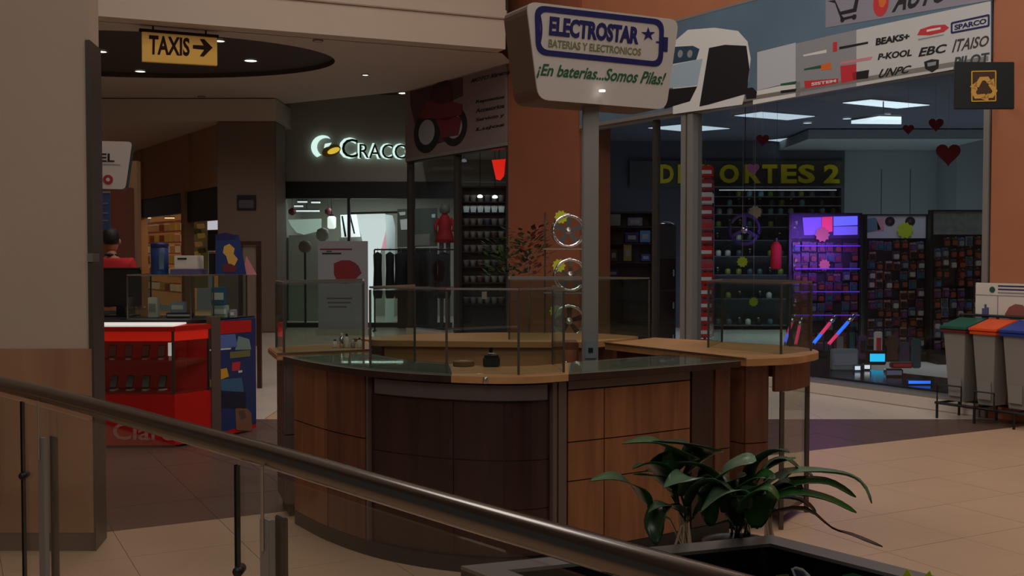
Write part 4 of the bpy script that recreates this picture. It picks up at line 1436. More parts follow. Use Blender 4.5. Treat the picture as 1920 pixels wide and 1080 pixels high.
bk = thing('monitor', (-3.52, 9.62, 1.03), 'back of a large black monitor on the red counter', 'monitor')
MB().box(-3.72, -3.345, 9.60, 9.64, 1.12, 1.465).build('screen_back', black, bk, bevel=.01)
MB().box(-3.66, -3.42, 9.64, 9.66, 1.18, 1.40).build('vent_panel', blackg, bk)
MB().box(-3.57, -3.49, 9.61, 9.65, 1.04, 1.2).build('neck', black, bk)
MB().box(-3.66, -3.40, 9.54, 9.74, 1.031, 1.045).build('foot', black, bk)
MB().box(-3.72, -3.345, 9.595, 9.645, 1.466, 1.474).build('top_edge', alu_d, bk)

# tapered white sign over the phone stand on its post
TS = PF((-3.9, 9.9, 0), (.985, .17, 0))
ts = thing('stand_sign', (-3.75, 9.9, 0), 'small white tapered sign with a red roundel above the red phone stand', 'sign')
q = rounded([TS.st(*z) for z in ((90, 352), (235, 355), (248, 266), (84, 262))], .04, 4)
TS.poly(q, -.14, 0).build('sign_body', black, ts)
TS.poly(q, .001, .01).build('sign_face', sign_white, ts)
lettering('lettering', 'CTEL', TS, [TS.st(*z) for z in ((150, 303), (215, 304), (215, 288), (150, 287))], .011, .003, black_p, ts, bold=.02)
TS.px([(150, 306), (226, 308), (226, 310), (150, 308)], .011, .013).build('underline', grey_p, ts)
a, b_ = TS.st(203, 337)
TS.ell(a, b_, .045, .045, .011, .014, 18).build('roundel', mat('roundel', (160, 40, 56), .5), ts)
TS.ell(a, b_, .018, .018, .014, .016, 12).build('roundel', sign_white, ts)
MB().box(-4.03, -3.95, 9.96, 10.02, 0, 2.3).build('pole', alu, ts)
# blue hanging banner below it
HB = PF((-3.76, 9.86, 0), (1, 0, 0))
hb = thing('hanging_banner', tuple(HB.p(0, 1.8)), 'narrow blue banner hanging under the tapered white sign', 'banner')
q = [HB.st(*z) for z in ((178, 432), (206, 430), (206, 362), (178, 362))]
HB.poly(q, -.01, 0).build('banner_sheet', mat('banner_blue', (58, 74, 120), .5), hb)
for yy in (380, 398, 412):
    HB.px([(190, yy), (203, yy), (203, yy + 3), (190, yy + 3)], .0005, .003).build('print', skyp, hb)
HB.poly([(q[3][0], q[3][1]), (q[2][0], q[2][1]), (q[2][0], q[2][1] + .015), (q[3][0], q[3][1] + .015)], -.015, .005).build('top_bar', alu, hb)

# ================================================================ CEILING LIGHTS
def spot(loc, power, col, size=1.9):
    d = bpy.data.lights.new('downlight_beam', 'SPOT')
    d.energy = power
    d.color = col
    d.spot_size = size
    d.spot_blend = .6
    d.shadow_soft_size = .05
    o = bpy.data.objects.new('downlight_beam', d)
    o.location = loc
    C.objects.link(o)


dls = [(263, 133, 4.79, .085, 'recessed downlight shining in the oval recess below the yellow taxi sign', 9), (470, 113, 4.79, .10, 'recessed downlight shining in the oval recess beside the yellow taxi sign', 9),
       (190, 96, 4.79, .08, 'recessed downlight in the oval recess beside the beige pillar', 6), (412, 76, 4.79, .07, 'small downlight at the top corner of the yellow taxi sign', 4),
       (757, 174, 4.73, .10, 'bright downlight over the banner with the motorcycle', 8), (685, 140, 4.715, .05, 'small dim downlight in the plain corridor ceiling', 2),
       (596, 76, 4.715, .06, 'unlit downlight at the edge of the bulkhead', 0), (378, 181, 4.715, .06, 'unlit downlight in the corridor ceiling behind the oval recess', 0)]
for px, py, z, r_, lb, pw in dls:
    p = onz(px, py, z)
    t = thing('downlight', (p.x, p.y, z), lb, 'ceiling light', 'corridor downlights')
    MB().lathe([(r_, -.012), (r_ * 1.3, -.012), (r_ * 1.3, .004), (r_, .004)], p, 20, None, False).build('ring', alu if pw else brownc, t)
    MB().lathe([(r_ * .98, -.010), (r_ * .98, -.002)], p, 18).build('lens', lampw if pw else beige, t)
    if pw:
        spot((p.x, p.y, z - .05), pw * 3.2, (1.0, .9, .78), 2.6)
p = onz(424, 216, 4.68)
p = V((p.x, p.y, 4.71))
t = thing('dome_camera', tuple(p), 'small black dome camera under the corridor ceiling', 'camera')
MB().lathe([(.10, 0), (.10, -.03), (.07, -.04)], p, 16).build('mount', alu_d, t)
MB().lathe([(.075, -.04), (.06, -.08), (.02, -.105)], p, 16).build('dome', blackg, t, smooth=True)

lp = [([(1580, 193), (1633, 187), (1743, 197), (1682, 203)], panelb, 'bright ceiling panel of the shop by the recycling sign'),
      ([(1377, 217), (1427, 210), (1528, 218), (1477, 225)], panelw, 'ceiling panel of the shop under the billboard with the white car'),
      ([(1215, 240), (1285, 233), (1368, 241), (1292, 247)], panelw, 'ceiling panel of the shop behind the window mullion'),
      ([(1438, 263), (1490, 258), (1560, 264), (1502, 269)], panelw, 'deepest ceiling panel of the shop above the yellow letters')]
for pts, m, lb in lp:
    w_ = [onz(a, b_, 3.985) for a, b_ in pts]
    c = sum(w_, V()) / 4
    t = thing('ceiling_panel', (c.x, c.y, 3.985), lb, 'ceiling light', 'shop ceiling panels')
    MB().plate([c + (q - c) * 1.04 + V((0, 0, .003)) for q in w_], V((0, 0, .010))).build('frame', alu, t)
    MB().plate([q - V((0, 0, .004)) for q in w_], V((0, 0, .006))).build('diffuser', m, t)
w_ = [onz(a, b_, 3.66) for a, b_ in ((1596, 232), (1648, 224), (1690, 225), (1690, 233))]
c = sum(w_, V()) / 4
t = thing('hanging_lamp', (c.x, c.y, 3.66), 'bright box lamp hanging before the dropped ceiling of the shop', 'ceiling light')
MB().plate(w_, V((0, 0, .05))).build('diffuser', panelb, t)
MB().plate([q + V((0, 0, .051)) for q in w_], V((0, 0, .03))).build('housing', alu, t)
MB().tube([c + V((0, 0, .08)), V((c.x, c.y, 4.0))], .01, 6).build('rod', alu, t)
for px, py in ((1588, 222), (1514, 230), (1662, 214)):
    p = onz(px, py, 3.99)
    t = thing('spot_lamp', tuple(p), {1588: 'tiny round spot between the two large ceiling panels of the shop', 1514: 'tiny round spot beyond the ceiling panel under the white car', 1662: 'tiny round spot beyond the bright panel by the recycling sign'}[px], 'ceiling light')
    MB().lathe([(.08, -.006), (.08, .0)], p, 14).build('lens', panelb, t)
    MB().lathe([(.08, -.010), (.10, -.010), (.10, 0), (.08, 0)], p, 14, None, False).build('ring', alu, t)


# ================================================================ ACCESSORY SHOP: LETTERS, SHELVES, RACKS
DW = PF((1.3, YB - .05, 0), (1, 0, 0))
dl = thing('wall_lettering', (3.9, YB - .05, 2.9), 'row of yellow raised letters high on the back wall of the shop', 'lettering')
q0, q1 = DW.st(1180, 352), DW.st(1582, 302)
DW.rect(q0[0], q0[1], q1[0], q1[1], -.0, .04).build('backing_board', mat('olive_board', (74, 80, 78), .6), dl)
for ch, a, b_ in (('D', 1236, 1262), ('E', 1270, 1296), ('P', 1310, 1336), ('O', 1348, 1384), ('R', 1394, 1425), ('T', 1428, 1456), ('E', 1463, 1492), ('S', 1495, 1526), ('2', 1543, 1572)):
    lettering('letter', ch, DW, [DW.st(*z) for z in ((a, 344), (b_, 344), (b_, 309), (a, 309))], .042, .05, yellow_e, dl, bold=.035)


def shelf_unit(name, label, px0, px1, y_top, Y, rows, depth=.35, m=black, back=True, zb=0.0):
    a, b_ = at(px0, y_top, Y), at(px1, y_top, Y)
    t = thing(name, ((a.x + b_.x) / 2, Y, zb), label, 'shelf')
    z1 = a.z
    MB().box(a.x - .02, a.x, Y, Y + depth, zb, z1).build('side_panel', m, t)
    MB().box(b_.x, b_.x + .02, Y, Y + depth, zb, z1).build('side_panel', m, t)
    if back:
        MB().box(a.x, b_.x, Y + depth - .02, Y + depth, zb, z1).build('back_panel', m, t)
    MB().box(a.x - .02, b_.x + .02, Y - .005, Y + depth, z1, z1 + .03).build('top_panel', m, t)
    zs = []
    for py in rows:
        z = at(px0, py, Y).z
        MB().box(a.x, b_.x, Y, Y + depth - .02, z - .015, z).build('shelf_board', m, t)
        zs.append(z)
    return t, a.x, b_.x, zs


# glass shelves with bottles under the letters
glassy = mat('pale_glass_shelf', (150, 176, 176), .2)
t, xa, xb, zs = shelf_unit('bottle_shelf', 'pale lit shelf of bottles below the yellow letters', 1340, 1578, 352, 22.3, (368, 385, 401, 425, 450, 480, 515, 560, 610), .45, teal_d)
cols = [mat('aqua_bottle', (150, 196, 196), .3), white, mat('slate_bottle', (86, 104, 110), .3), mat('lime_bottle', (140, 150, 60), .4), black]
lb0 = ['pale aqua bottle standing on the lit shelf below the yellow letters', 'white bottle standing on the lit shelf below the yellow letters', 'slate grey bottle standing on the lit shelf below the yellow letters',
       'lime bottle standing on the lit shelf below the yellow letters', 'black bottle standing on the lit shelf below the yellow letters']
bn = ['pale aqua', 'white', 'slate grey', 'lime', 'black']
proto = {}
for zi, z in enumerate(zs):
    for i in range(12):
        x = xa + .12 + i * (xb - xa - .24) / 11 + R.uniform(-.02, .02)
        if R.random() < .12:
            continue
        k_ = R.choice([0, 0, 1, 2, 2, 3, 4]) if zi < 3 else R.choice([2, 4, 4, 3, 1])
        if k_ not in proto:
            b_ = thing('bottle', (x, 22.5, z + .001), lb0[k_], 'bottle', 'bottles on the lit shelf')
            MB().lathe([(.055, 0), (.06, .01), (.06, .10), (.02, .13)], (x, 22.5, z + .001), 8).build('body', cols[k_], b_, smooth=True)
            MB().lathe([(.022, .13), (.022, .155)], (x, 22.5, z + .001), 8).build('cap', black if k_ != 4 else white, b_)
            proto[k_] = b_
        else:
            b_ = dup(proto[k_], (x, 22.5, z + .001))
        b_['label'] = '%s bottle, %s from the mullion on shelf row %s below the yellow letters' % (bn[k_], ORD[i], ORD[zi])
for px, py, w_, h_ in ((1448, 364, 40, 12), (1535, 364, 34, 12), (1340, 364, 10, 4)):
    pass
kl = thing('shelf_lamp', tuple(at(1460, 356, 22.3)), 'thin lit strip under the top of the bottle shelf', 'lamp')
MB().box(xa + .1, xb - .1, 22.31, 22.34, zs[0] + .125, zs[0] + .135).build('tube', panelw, kl)
MB().box(xa + .1, xb - .1, 22.31, 22.35, zs[0] + .136, zs[0] + .146).build('housing', alu, kl)


def bay(px0, px1, y_top, Y, label, header, rot=0):
    a, b_ = at(px0, y_top, Y), at(px1, y_top, Y)
    t = thing('peg_rack', ((a.x + b_.x) / 2, Y, 0), label, 'rack')
    MB().box(a.x + .03, b_.x - .03, Y + .06, Y + .09, .12, a.z - .34).build('pegboard', mat('pegboard', (34, 32, 36), .6) if 'pegboard' not in MATS else MATS['pegboard'], t)
    for x in (a.x, b_.x - .035):
        MB().box(x, x + .035, Y, Y + .12, 0, a.z).build('post', black, t)
    MB().box(a.x, b_.x, Y - .3, Y + .12, .0, .12).build('base', black, t)
    h = MB().box(a.x + .035, b_.x - .035, Y + .01, Y + .04, a.z - .34, a.z).build('header_poster', header, t)
    MB().box(a.x, b_.x, Y, Y + .12, a.z, a.z + .02).build('top_rail', black, t)
    return t, a.x, b_.x, a.z, h


packc = [mat('pack_' + n_, c_, .4) for n_, c_ in (('slate', (72, 76, 92)), ('black', (30, 28, 32)), ('maroon', (120, 40, 56)), ('steelblue', (70, 92, 140)), ('brown', (96, 66, 52)),
                                                  ('grey', (130, 126, 128)), ('rust', (140, 66, 46)), ('plum', (96, 58, 104)), ('teal', (48, 92, 94)), ('cream', (180, 170, 160)))]
pname = ['slate blue', 'black', 'maroon', 'steel blue', 'brown', 'grey', 'rust coloured', 'plum', 'teal', 'cream']
pproto = {}


def packs(xa, xb, Y, z0, z1, nx, nz, where, grp, choose, sc_=1.0):
    for j in range(nz):
        for i in range(nx):
            if R.random() < .07:
                continue
            k_ = R.choice(choose)
            x = xa + (i + .5) * (xb - xa) / nx + R.uniform(-.012, .012)
            z = z0 + (j + .5) * (z1 - z0) / nz + R.uniform(-.02, .02)
            key = (k_, grp)
            if key not in pproto:
                t = thing('blister_pack', (x, Y, z), pname[k_] + ' blister pack hanging on ' + where, 'package', grp)
                w_, h_ = (xb - xa) / nx * .45, (z1 - z0) / nz * .46
                MB().box(x - w_, x + w_, Y - .004, Y, z - h_, z + h_).build('card', packc[k_], t)
                MB().box(x - w_ * .7, x + w_ * .7, Y - .045, Y - .0045, z - h_ * .8, z + h_ * .3).build('blister', packc[(k_ + 5) % 10], t, bevel=.008)
                MB().box(x - w_ * .8, x + w_ * .8, Y - .007, Y - .0045, z + h_ * .5, z + h_ * .85).build('label', packc[(k_ + 3) % 10], t)
                MB().tube([(x, Y + .06, z + h_ * .9), (x, Y - .06, z + h_ * .9), (x, Y - .07, z + h_ * .95)], .004, 5).build('hook', alu, t)
                pproto[key] = t
            else:
                t = dup(pproto[key], (x, Y, z))
            t['label'] = '%s pack, %s column, %s row up, %s' % (pname[k_], ORD[i], ORD[j], where)


hd1 = mat('pale_header', (196, 186, 190), .5)
t, xa, xb, zt, h1 = bay(1622, 1741, 404, 16.0, 'tall peg rack of small packs below a pale poster with two dark dots', hd1)
H1 = PF((xa, 16.0, 0), (1, 0, 0))
for px in (1669, 1707):
    a, b_ = H1.st(px, 415)
    H1.ell(a, b_, .075, .07, -.009, -.006, 16).build('print', black_p, h1)
    H1.ell(a, b_, .03, .03, -.006, -.004, 12).build('print', mat('plum_dot', (84, 52, 66), .5), h1)
H1.px([(1624, 410), (1642, 408), (1652, 430), (1626, 436)], -.009, -.006).build('print', skyp, h1)
H1.px([(1644, 410), (1658, 409), (1658, 432), (1646, 432)], -.009, -.006).build('print', pink_p, h1)
packs(xa + .05, xb - .05, 16.0, .20, zt - .38, 7, 11, 'peg rack under the pale poster', 'packs on the first peg rack', [0, 1, 1, 2, 3, 4, 6, 6, 7, 1])
hd2 = mat('grey_header', (120, 122, 116), .5, noise=(14, .5))
t, xa, xb, zt, h2 = bay(1746, 1862, 396, 15.6, 'peg rack of dim packs beside the rust pillar', hd2)
packs(xa + .05, xb - .05, 15.6, .20, zt - .38, 7, 11, 'peg rack beside the rust pillar', 'packs on the second peg rack', [0, 1, 1, 5, 5, 4, 8, 2, 1, 1])
hd3 = mat('plum_header', (60, 40, 90), .5)
t_purple, xa, xb, zt, h3 = bay(1480, 1617, 402, 15.2, 'peg rack glowing purple under its lit colour bars', hd3)
H3 = PF((xa, 15.2, 0), (1, 0, 0))
for pts, m, e in (([(1505, 408), (1540, 407), (1540, 440), (1508, 441)], led_p, 0), ([(1541, 407), (1561, 406), (1561, 434), (1541, 437)], led_pk, .0), ([(1563, 406), (1608, 405), (1608, 422), (1563, 424)], led_b, .0),
                  ([(1563, 425), (1608, 424), (1608, 440), (1563, 441)], mat('violet_led', (120, 110, 230), .5, emit=.6, ecol=(120, 104, 236)), 0)):
    H3.px(pts, -.008, .0).build('light_bar', m, h3)
packs(xa + .05, xb - .05, 15.2, .20, zt - .40, 8, 11, 'purple glowing peg rack', 'packs on the purple peg rack', [0, 3, 7, 7, 7, 1, 1, 2])
for i_, py in enumerate((462, 505, 548, 592)):
    z_ = at(1550, py, 15.1).z
    MB().box(xa + .06, xb - .06, 15.09, 15.11, z_, z_ + .016).build('light_strip', mat('violet_strip', (110, 70, 220), .5, emit=.32, ecol=(116, 62, 230)) if i_ == 0 else MATS['violet_strip'], t_purple)
area('led_glow', (at(1550, 470, 14.3).x, 14.2, 1.75), .9, 4.5, (.38, .14, 1.0), (math.radians(86), 0, 0), .5, math.radians(80))


def star_tag(px, py, Y, r_, m, label, name='price_tag', cord=False):
    p = at(px, py, Y)
    f = PF(tuple(p), (1, 0, 0))
    o = f.poly([(math.cos(a) * (r_ if i % 2 == 0 else r_ * .78), math.sin(a) * (r_ if i % 2 == 0 else r_ * .78)) for i, a in enumerate(2 * math.pi * k / 20 for k in range(20))], -.004, 0).build(name, m, None, base=p)
    tag(o, label, 'tag', 'round price tags')
    if cord:
        MB().tube([p + V((0, .004, r_ * .8)), V((p.x, p.y + .004, 4.0))], .0014, 4).build('thread', white, o)
    return o


star_tag(1697, 432, 15.998, .13, lime, 'lime star tag on the pale poster of the peg rack')
star_tag(1392, 491, 14.9, .08, lime, 'round lime tag hanging over the kiosk case below the purple steering wheel', cord=True)
star_tag(1542, 440, 15.14, .11, mat('salmon_tag', (222, 130, 110), .5), 'salmon tag just below the lit colour bars')
star_tag(1546, 497, 15.14, .085, MATS['salmon_tag'], 'smaller salmon tag halfway down the purple rack')
star_tag(1416, 398, 15.4, .10, mat('olive_tag', (150, 150, 60), .6), 'olive round tag beside the purple steering wheel', cord=True)
star_tag(1413, 566, 14.9, .07, lime, 'dim lime tag seen through the glass of the rounded kiosk case', cord=True)

# purple steering wheel hanging
sw = thing('steering_wheel', tuple(at(1396, 428, 15.3)), 'purple and black steering wheel hung up in the shop', 'steering wheel')
c = at(1396, 430, 15.3)
RX = Matrix.Rotation(math.pi / 2, 3, 'X')
tor = [c + V((math.cos(a) * .21, 0, math.sin(a) * .21)) for a in (2 * math.pi * k / 28 for k in range(29))]
MB().tube(tor, .022, 8, False).build('rim', mat('purple_rim', (70, 44, 110), .4), sw, smooth=True)
for kq in range(3):
    a = math.pi / 2 + kq * 2 * math.pi / 3
    MB().tube([c, c + V((math.cos(a) * .2, 0, math.sin(a) * .2))], .025, 6).build('spoke', mat('violet_spoke', (96, 70, 140), .3) if kq == 0 else MATS['violet_spoke'], sw)
MB().lathe([(.06, 0), (.055, .03), (.02, .04)], c, 14, RX).build('hub', chrome, sw, smooth=True)
MB().tube([c + V((0, 0, .21)), c + V((0, 0, 4.0 - c.z))], .005, 5).build('cord', black, sw)

# red bottle hung up beside the wheel
rbq = at(1455, 505, 15.0)
rbt = thing('red_canister', tuple(rbq), 'red canister hanging beside the purple glowing peg rack', 'canister')
MB().lathe([(.06, 0), (.075, .02), (.075, .32), (.03, .39)], rbq, 14).build('body', shirt, rbt, smooth=True)
MB().lathe([(.03, .391), (.03, .44)], rbq, 10).build('cap', black, rbt)
MB().tube([rbq + V((0, 0, .43)), V((rbq.x, rbq.y, 4.0))], .002, 4).build('cord', black, rbt)

# red spinner stand behind the mullion
sp = at(1323, 640, 14.9)
spn = thing('spinner_stand', (sp.x, 14.9, 0), 'tall narrow stand hung with red and white packs behind the mullion', 'stand')
MB().tube([(sp.x, 14.96, .05), (sp.x, 14.96, 2.9)], .02, 8).build('pole', alu_d, spn)
MB().lathe([(.22, 0), (.22, .02), (.05, .05)], (sp.x, 14.96, 0), 16).build('foot', black, spn)
cols_r = [red, mat('crimson', (170, 40, 60), .5), white_p, mat('rose_pack', (176, 84, 96), .5)]
nr = ['red pack', 'crimson pack', 'white pack', 'rose pack']
for i in range(14):
    p = at(1323, 322 + i * 25, 14.86)
    k_ = [0, 1, 2, 1, 3, 1, 0, 3, 0, 0, 1, 0, 0, 3][i]
    t = thing('hanging_pack', tuple(p), nr[k_] + (' at the very top of the narrow stand behind the mullion' if i == 0 else (', only one on the narrow stand behind the mullion' if k_ == 2 else ', %s from the top of the narrow stand behind the mullion' % (ORD + ['thirteenth', 'fourteenth'])[i])), 'package', 'packs on the narrow stand')
    MB().box(p.x - .115, p.x + .115, 14.84, 14.90, p.z - .085, p.z + .085).build('body', cols_r[k_], t, bevel=.02)
    MB().box(p.x - .07, p.x + .08, 14.832, 14.838, p.z - .03, p.z + .02).build('label', white_p if k_ in (0, 1) else red_p, t)

# hanging hearts
hm = mat('heart_red', (150, 24, 40), .5)
for px, py, Y, r_, lb in ((1755, 233, 13.6, .095, 'red paper heart hanging high before the teal wall'), (1778, 288, 13.0, .15, 'larger red paper heart hanging below the high one'),
                          (1703, 242, 14.5, .075, 'small dark paper heart beside the lit ceiling bulkhead'), (1430, 262, 16.5, .10, 'dark red heart next to the deepest ceiling panel'),
                          (1412, 316, 17.0, .10, 'pink heart hanging before the yellow letters')):
    p = at(px, py, Y)
    f = PF(tuple(p), (1, 0, 0))
    pts = []
    for kq in range(24):
        a = 2 * math.pi * kq / 24
        pts.append((r_ * math.sin(a) ** 3, r_ * (13 * math.cos(a) - 5 * math.cos(2 * a) - 2 * math.cos(3 * a) - math.cos(4 * a)) / 16))
    t = thing('paper_heart', tuple(p), lb, 'decoration', 'hanging paper hearts')
    f.poly(pts, -.008, .008).build('heart', hm if px != 1412 else pink_p, t)
    MB().tube([p + V((0, 0, r_ * .3)), V((p.x, p.y, 4.0))], .0014, 4).build('thread', white, t)

# window display: light tubes, lamps, boxes
WD = []
for (x0, y0, x1, y1), Y, ca, cb, lb in (((1470, 640), (0, 0), 0, 0, '')[0:0] or []) if False else []:
    pass
tubes = [((1472, 641), (1484, 606), 12.9, led_b, led_pk, 'slanted light tube, blue and pink, seen through the glass of the kiosk'), ((1492, 645), (1499, 612), 12.9, led_pk, led_pk, 'pink light tube seen through the glass of the kiosk'),
         ((1526, 643), (1556, 606), 12.4, led_sb, led_pk, 'slanted pink light tube with a blue foot in the shop window'), ((1554, 645), (1590, 604), 12.4, led_pk, led_sb, 'slanted azure light tube with a pink foot in the shop window')]
for (x0, y0), (x1, y1), Y, ma, mb2, lb in tubes:
    t = thing('light_tube', tuple(at(x0, y0, Y)), lb, 'lamp', 'light tubes in the shop window')
    a, b_ = at(x0, y0, Y), at(x1, y1, Y + .15)
    MB().tube([a, a + (b_ - a) * .42], .020, 8).build('lower_light', ma, t, smooth=True)
    MB().tube([a + (b_ - a) * .42, b_], .020, 8).build('upper_light', mb2, t, smooth=True)
    MB().tube([b_, b_ + (b_ - a).normalized() * .12], .026, 8).build('handle', chrome, t, smooth=True)
    MB().tube([a, V((a.x, a.y + .05, .0))], .008, 6).build('support', black, t)

plat = thing('display_platform', (4.0, 12.6, 0), 'low black platform behind the shop window holding lamps', 'platform')
e0, e1 = LF.p(.4, 0, -.25), LF.p(4.2, 0, -.25)
e2, e3 = e1 + V((.843, .539, 0)) * 1.1, e0 + V((.843, .539, 0)) * 1.1
MB().prism([tuple(q.xy) for q in (e0, e1, e2, e3)], 0, .16).build('deck', blackg, plat)
MB().prism([tuple(q.xy) for q in (e0, e1, e1 - V((.02, .0127, 0)), e0 - V((.02, .0127, 0)))], 0, .17).build('front_strip', black, plat)


def disp(px0, px1, py0, py1, dist, name, label, m, cat, extra=None, dep=.12):
    """small item on the platform; its foot stands on the deck"""
    p0 = onz((px0 + px1) / 2, py1, .165)
    Y = p0.y
    a, b_ = at(px0, py1, Y), at(px1, py0, Y)
    t = thing(name, (p0.x, Y, .161), label, cat)
    MB().box(a.x, b_.x, Y, Y + dep, .161, b_.z).build('body', m, t, bevel=.012)
    h = b_.z - .161
    MB().box(a.x + .02, b_.x - .02, Y - .006, Y - .0, .161 + h * .25, .161 + h * .8).build('front', extra or chrome, t)
    return t


disp(1561, 1610, 655, 694, 0, 'lamp_kit', 'pale grey green lamp box at the window corner', mat('grey_green_box', (126, 140, 132), .5), 'box', grey_p)
disp(1628, 1662, 658, 684, 0, 'led_lamp', 'small lamp glowing cyan on the window platform', black, 'lamp', led_c)
disp(1600, 1616, 684, 696, 0, 'round_lamp', 'small bright lamp below the pale lamp box', chrome, 'lamp', litwhite, .06)
disp(1618, 1634, 682, 694, 0, 'round_lamp', 'small bright lamp next to the cyan one', chrome, 'lamp', litwhite, .06)
disp(1660, 1694, 692, 706, 0, 'head_lamp', 'flat silver lamp on the window platform', chrome, 'lamp', grey_p, .08)
disp(1640, 1655, 622, 678, 0, 'spray_can', 'white spray can standing behind the cyan lamp', white, 'can', red_p, .06)
disp(1672, 1712, 680, 690, 0, 'red_case', 'flat red case behind the silver lamp', redbr_p, 'case', red_p, .1)
disp(1700, 1748, 712, 721, 0, 'light_bar', 'long azure light bar at the front of the window', black, 'lamp', led_sb, .05)
for i_, (a_, b_, c_, d_, m_, nm_) in enumerate(((1566, 1584, 620, 672, packc[2], 'maroon'), (1590, 1606, 612, 668, packc[1], 'black'), (1610, 1626, 630, 672, packc[7], 'plum'), (1666, 1684, 630, 674, packc[4], 'brown'), (1690, 1706, 642, 678, packc[0], 'slate blue'), (1712, 1728, 636, 690, packc[8], 'teal'))):
    disp(a_, b_, c_, d_, 0, 'accessory_box', nm_ + ' accessory box standing upright on the window platform', m_, 'box', packc[(i_ * 3 + 5) % 10], .08)
area('led_glow', (at(1727, 712, 11.1).x, 11.6, .30), .3, .8, (.15, .3, 1.0), (math.radians(60), 0, 0), .1)

# dark end of the shop: shelves with tins and a tall cabinet
t, xa, xb, zs = shelf_unit('stock_shelf', 'dark shelf with blue and yellow tins behind the sign pole', 1133, 1222, 400, 17.6, (425, 456, 492, 520, 560, 600, 640), .4, black)
for px, py, w_, h_, m, lb in ((1148, 424, .26, .20, charcoal, 'charcoal carton high on the dark shelf'), (1190, 424, .24, .14, mat('ash_carton', (120, 122, 128), .5), 'ash grey carton high on the dark shelf'),
                              (1176, 490, .13, .28, mat('mustard_tin', (150, 130, 36), .4), 'mustard yellow tin on the dark shelf'), (1150, 490, .11, .2, mat('umber_tin', (90, 50, 34), .5), 'umber tin beside the mustard one'),
                              (1184, 455, .22, .17, navy, 'navy carton on the dark shelf above the mustard tin'), (1209, 455, .17, .2, mat('sky_carton', (78, 130, 170), .5), 'sky blue carton on the dark shelf'),
                              (1210, 490, .15, .12, mat('blue_carton', (50, 70, 130), .5), 'mid blue carton below the sky blue one'), (1148, 519, .2, .12, navy, 'navy carton low on the dark shelf')):
    p = at(px, py, 17.7)
    boxthing('stock_carton', lb, 'carton', p.x - w_ / 2, p.x + w_ / 2, 17.64, 17.9, p.z + .006, p.z + h_, m, None, [('label', (p.x - w_ * .3, p.x + w_ * .3, 17.636, 17.64, p.z + h_ * .3, p.z + h_ * .7), grey_p)])
cb = thing('tall_cabinet', (2.45, 16.6, 0), 'tall black cabinet behind the window beside the mullion', 'cabinet')
a, b_ = at(1231, 422, 16.4), at(1268, 422, 16.4)
MB().box(a.x, b_.x, 16.4, 16.9, 0, a.z).build('body', black, cb, bevel=.01)
for z in (.5, 1.0, 1.5):
    MB().box(a.x + .01, b_.x - .01, 16.385, 16.398, z - .45, z + .02).build('door', blackg, cb)
    MB().box(b_.x - .05, b_.x - .03, 16.37, 16.384, z - .25, z - .15).build('handle', alu, cb)
dsh = thing('hub_cap', ((a.x + b_.x) / 2, 16.5, a.z), 'silver hub cap lying on the tall black cabinet', 'hub cap')
MB().lathe([(.15, 0), (.16, .015), (.10, .04), (.03, .05)], ((a.x + b_.x) / 2, 16.6, a.z + .012), 18).build('cap', chrome, dsh, smooth=True)
MB().lathe([(.15, -.01), (.15, .0)], ((a.x + b_.x) / 2, 16.6, a.z + .012), 18).build('ring', black, dsh)

# wheel rims on a rack before the rust wall
wx = at(1062, 560, 13.0)
rk = thing('rim_rack', (wx.x, 13.0, 0), 'thin rack holding chrome wheel rims with yellow tags before the rust wall', 'rack')
for px in (1022, 1096):
    p = at(px, 466, 13.05)
    MB().tube([(p.x, 13.08, 0), (p.x, 13.08, at(px, 398, 13.05).z)], .012, 6).build('post', alu_d, rk)
for py in (466, 548, 634):
    z = at(1060, py, 13.05).z
    MB().box(at(1020, py, 13).x, at(1098, py, 13).x, 12.96, 13.2, z - .012, z).build('shelf_board', alu, rk)
MB().box(at(1018, 0, 13).x, at(1100, 0, 13).x, 12.9, 13.25, 0, .05).build('base', black, rk)
rim0 = None
for i, (px, py) in enumerate(((1066, 434), (1069, 515), (1067, 600))):
    c = at(px, py, 13.02)
    c.z = at(1060, (466, 548, 634)[i], 13.05).z + .215
    if rim0 is None:
        rim0 = thing('wheel_rim', tuple(c), 'chrome wheel rim at the top of the thin rack', 'wheel rim', 'wheel rims on the rack')
        MB().lathe([(.165, -.06), (.205, -.06), (.21, -.05), (.195, 0), (.205, .07), (.17, .07), (.165, 0), (.165, -.06)], c, 24, RX, False).build('barrel', chrome, rim0, smooth=True)
        for kq in range(5):
            a = math.pi / 2 + kq * 2 * math.pi / 5
            d_ = V((math.cos(a), 0, math.sin(a)))
            s_ = V((-math.sin(a), 0, math.cos(a)))
            p0_, p1_ = c + d_ * .03 + V((0, -.05, 0)), c + d_ * .17 + V((0, -.055, 0))
            MB().plate([p0_ - s_ * .022, p0_ + s_ * .022, p1_ + s_ * .035, p1_ - s_ * .035], V((0, .025, 0))).build('spoke', chrome, rim0)
        MB().lathe([(.045, 0), (.04, .03), (.0, .035)], c + V((0, -.04, 0)), 14, RX).build('hub', steel, rim0, smooth=True)
    else:
        dup(rim0, tuple(c), ('', 'chrome wheel rim on the middle shelf of the thin rack', 'chrome wheel rim on the lowest visible shelf of the thin rack')[i])
star_tag(1052, 407, 12.955, .085, lime, 'yellow round tag on the topmost chrome rim')
star_tag(1048, 498, 12.955, .085, lime, 'yellow round tag on the middle chrome rim')
star_tag(1042, 583, 12.955, .08, lime, 'yellow round tag on the lowest chrome rim')


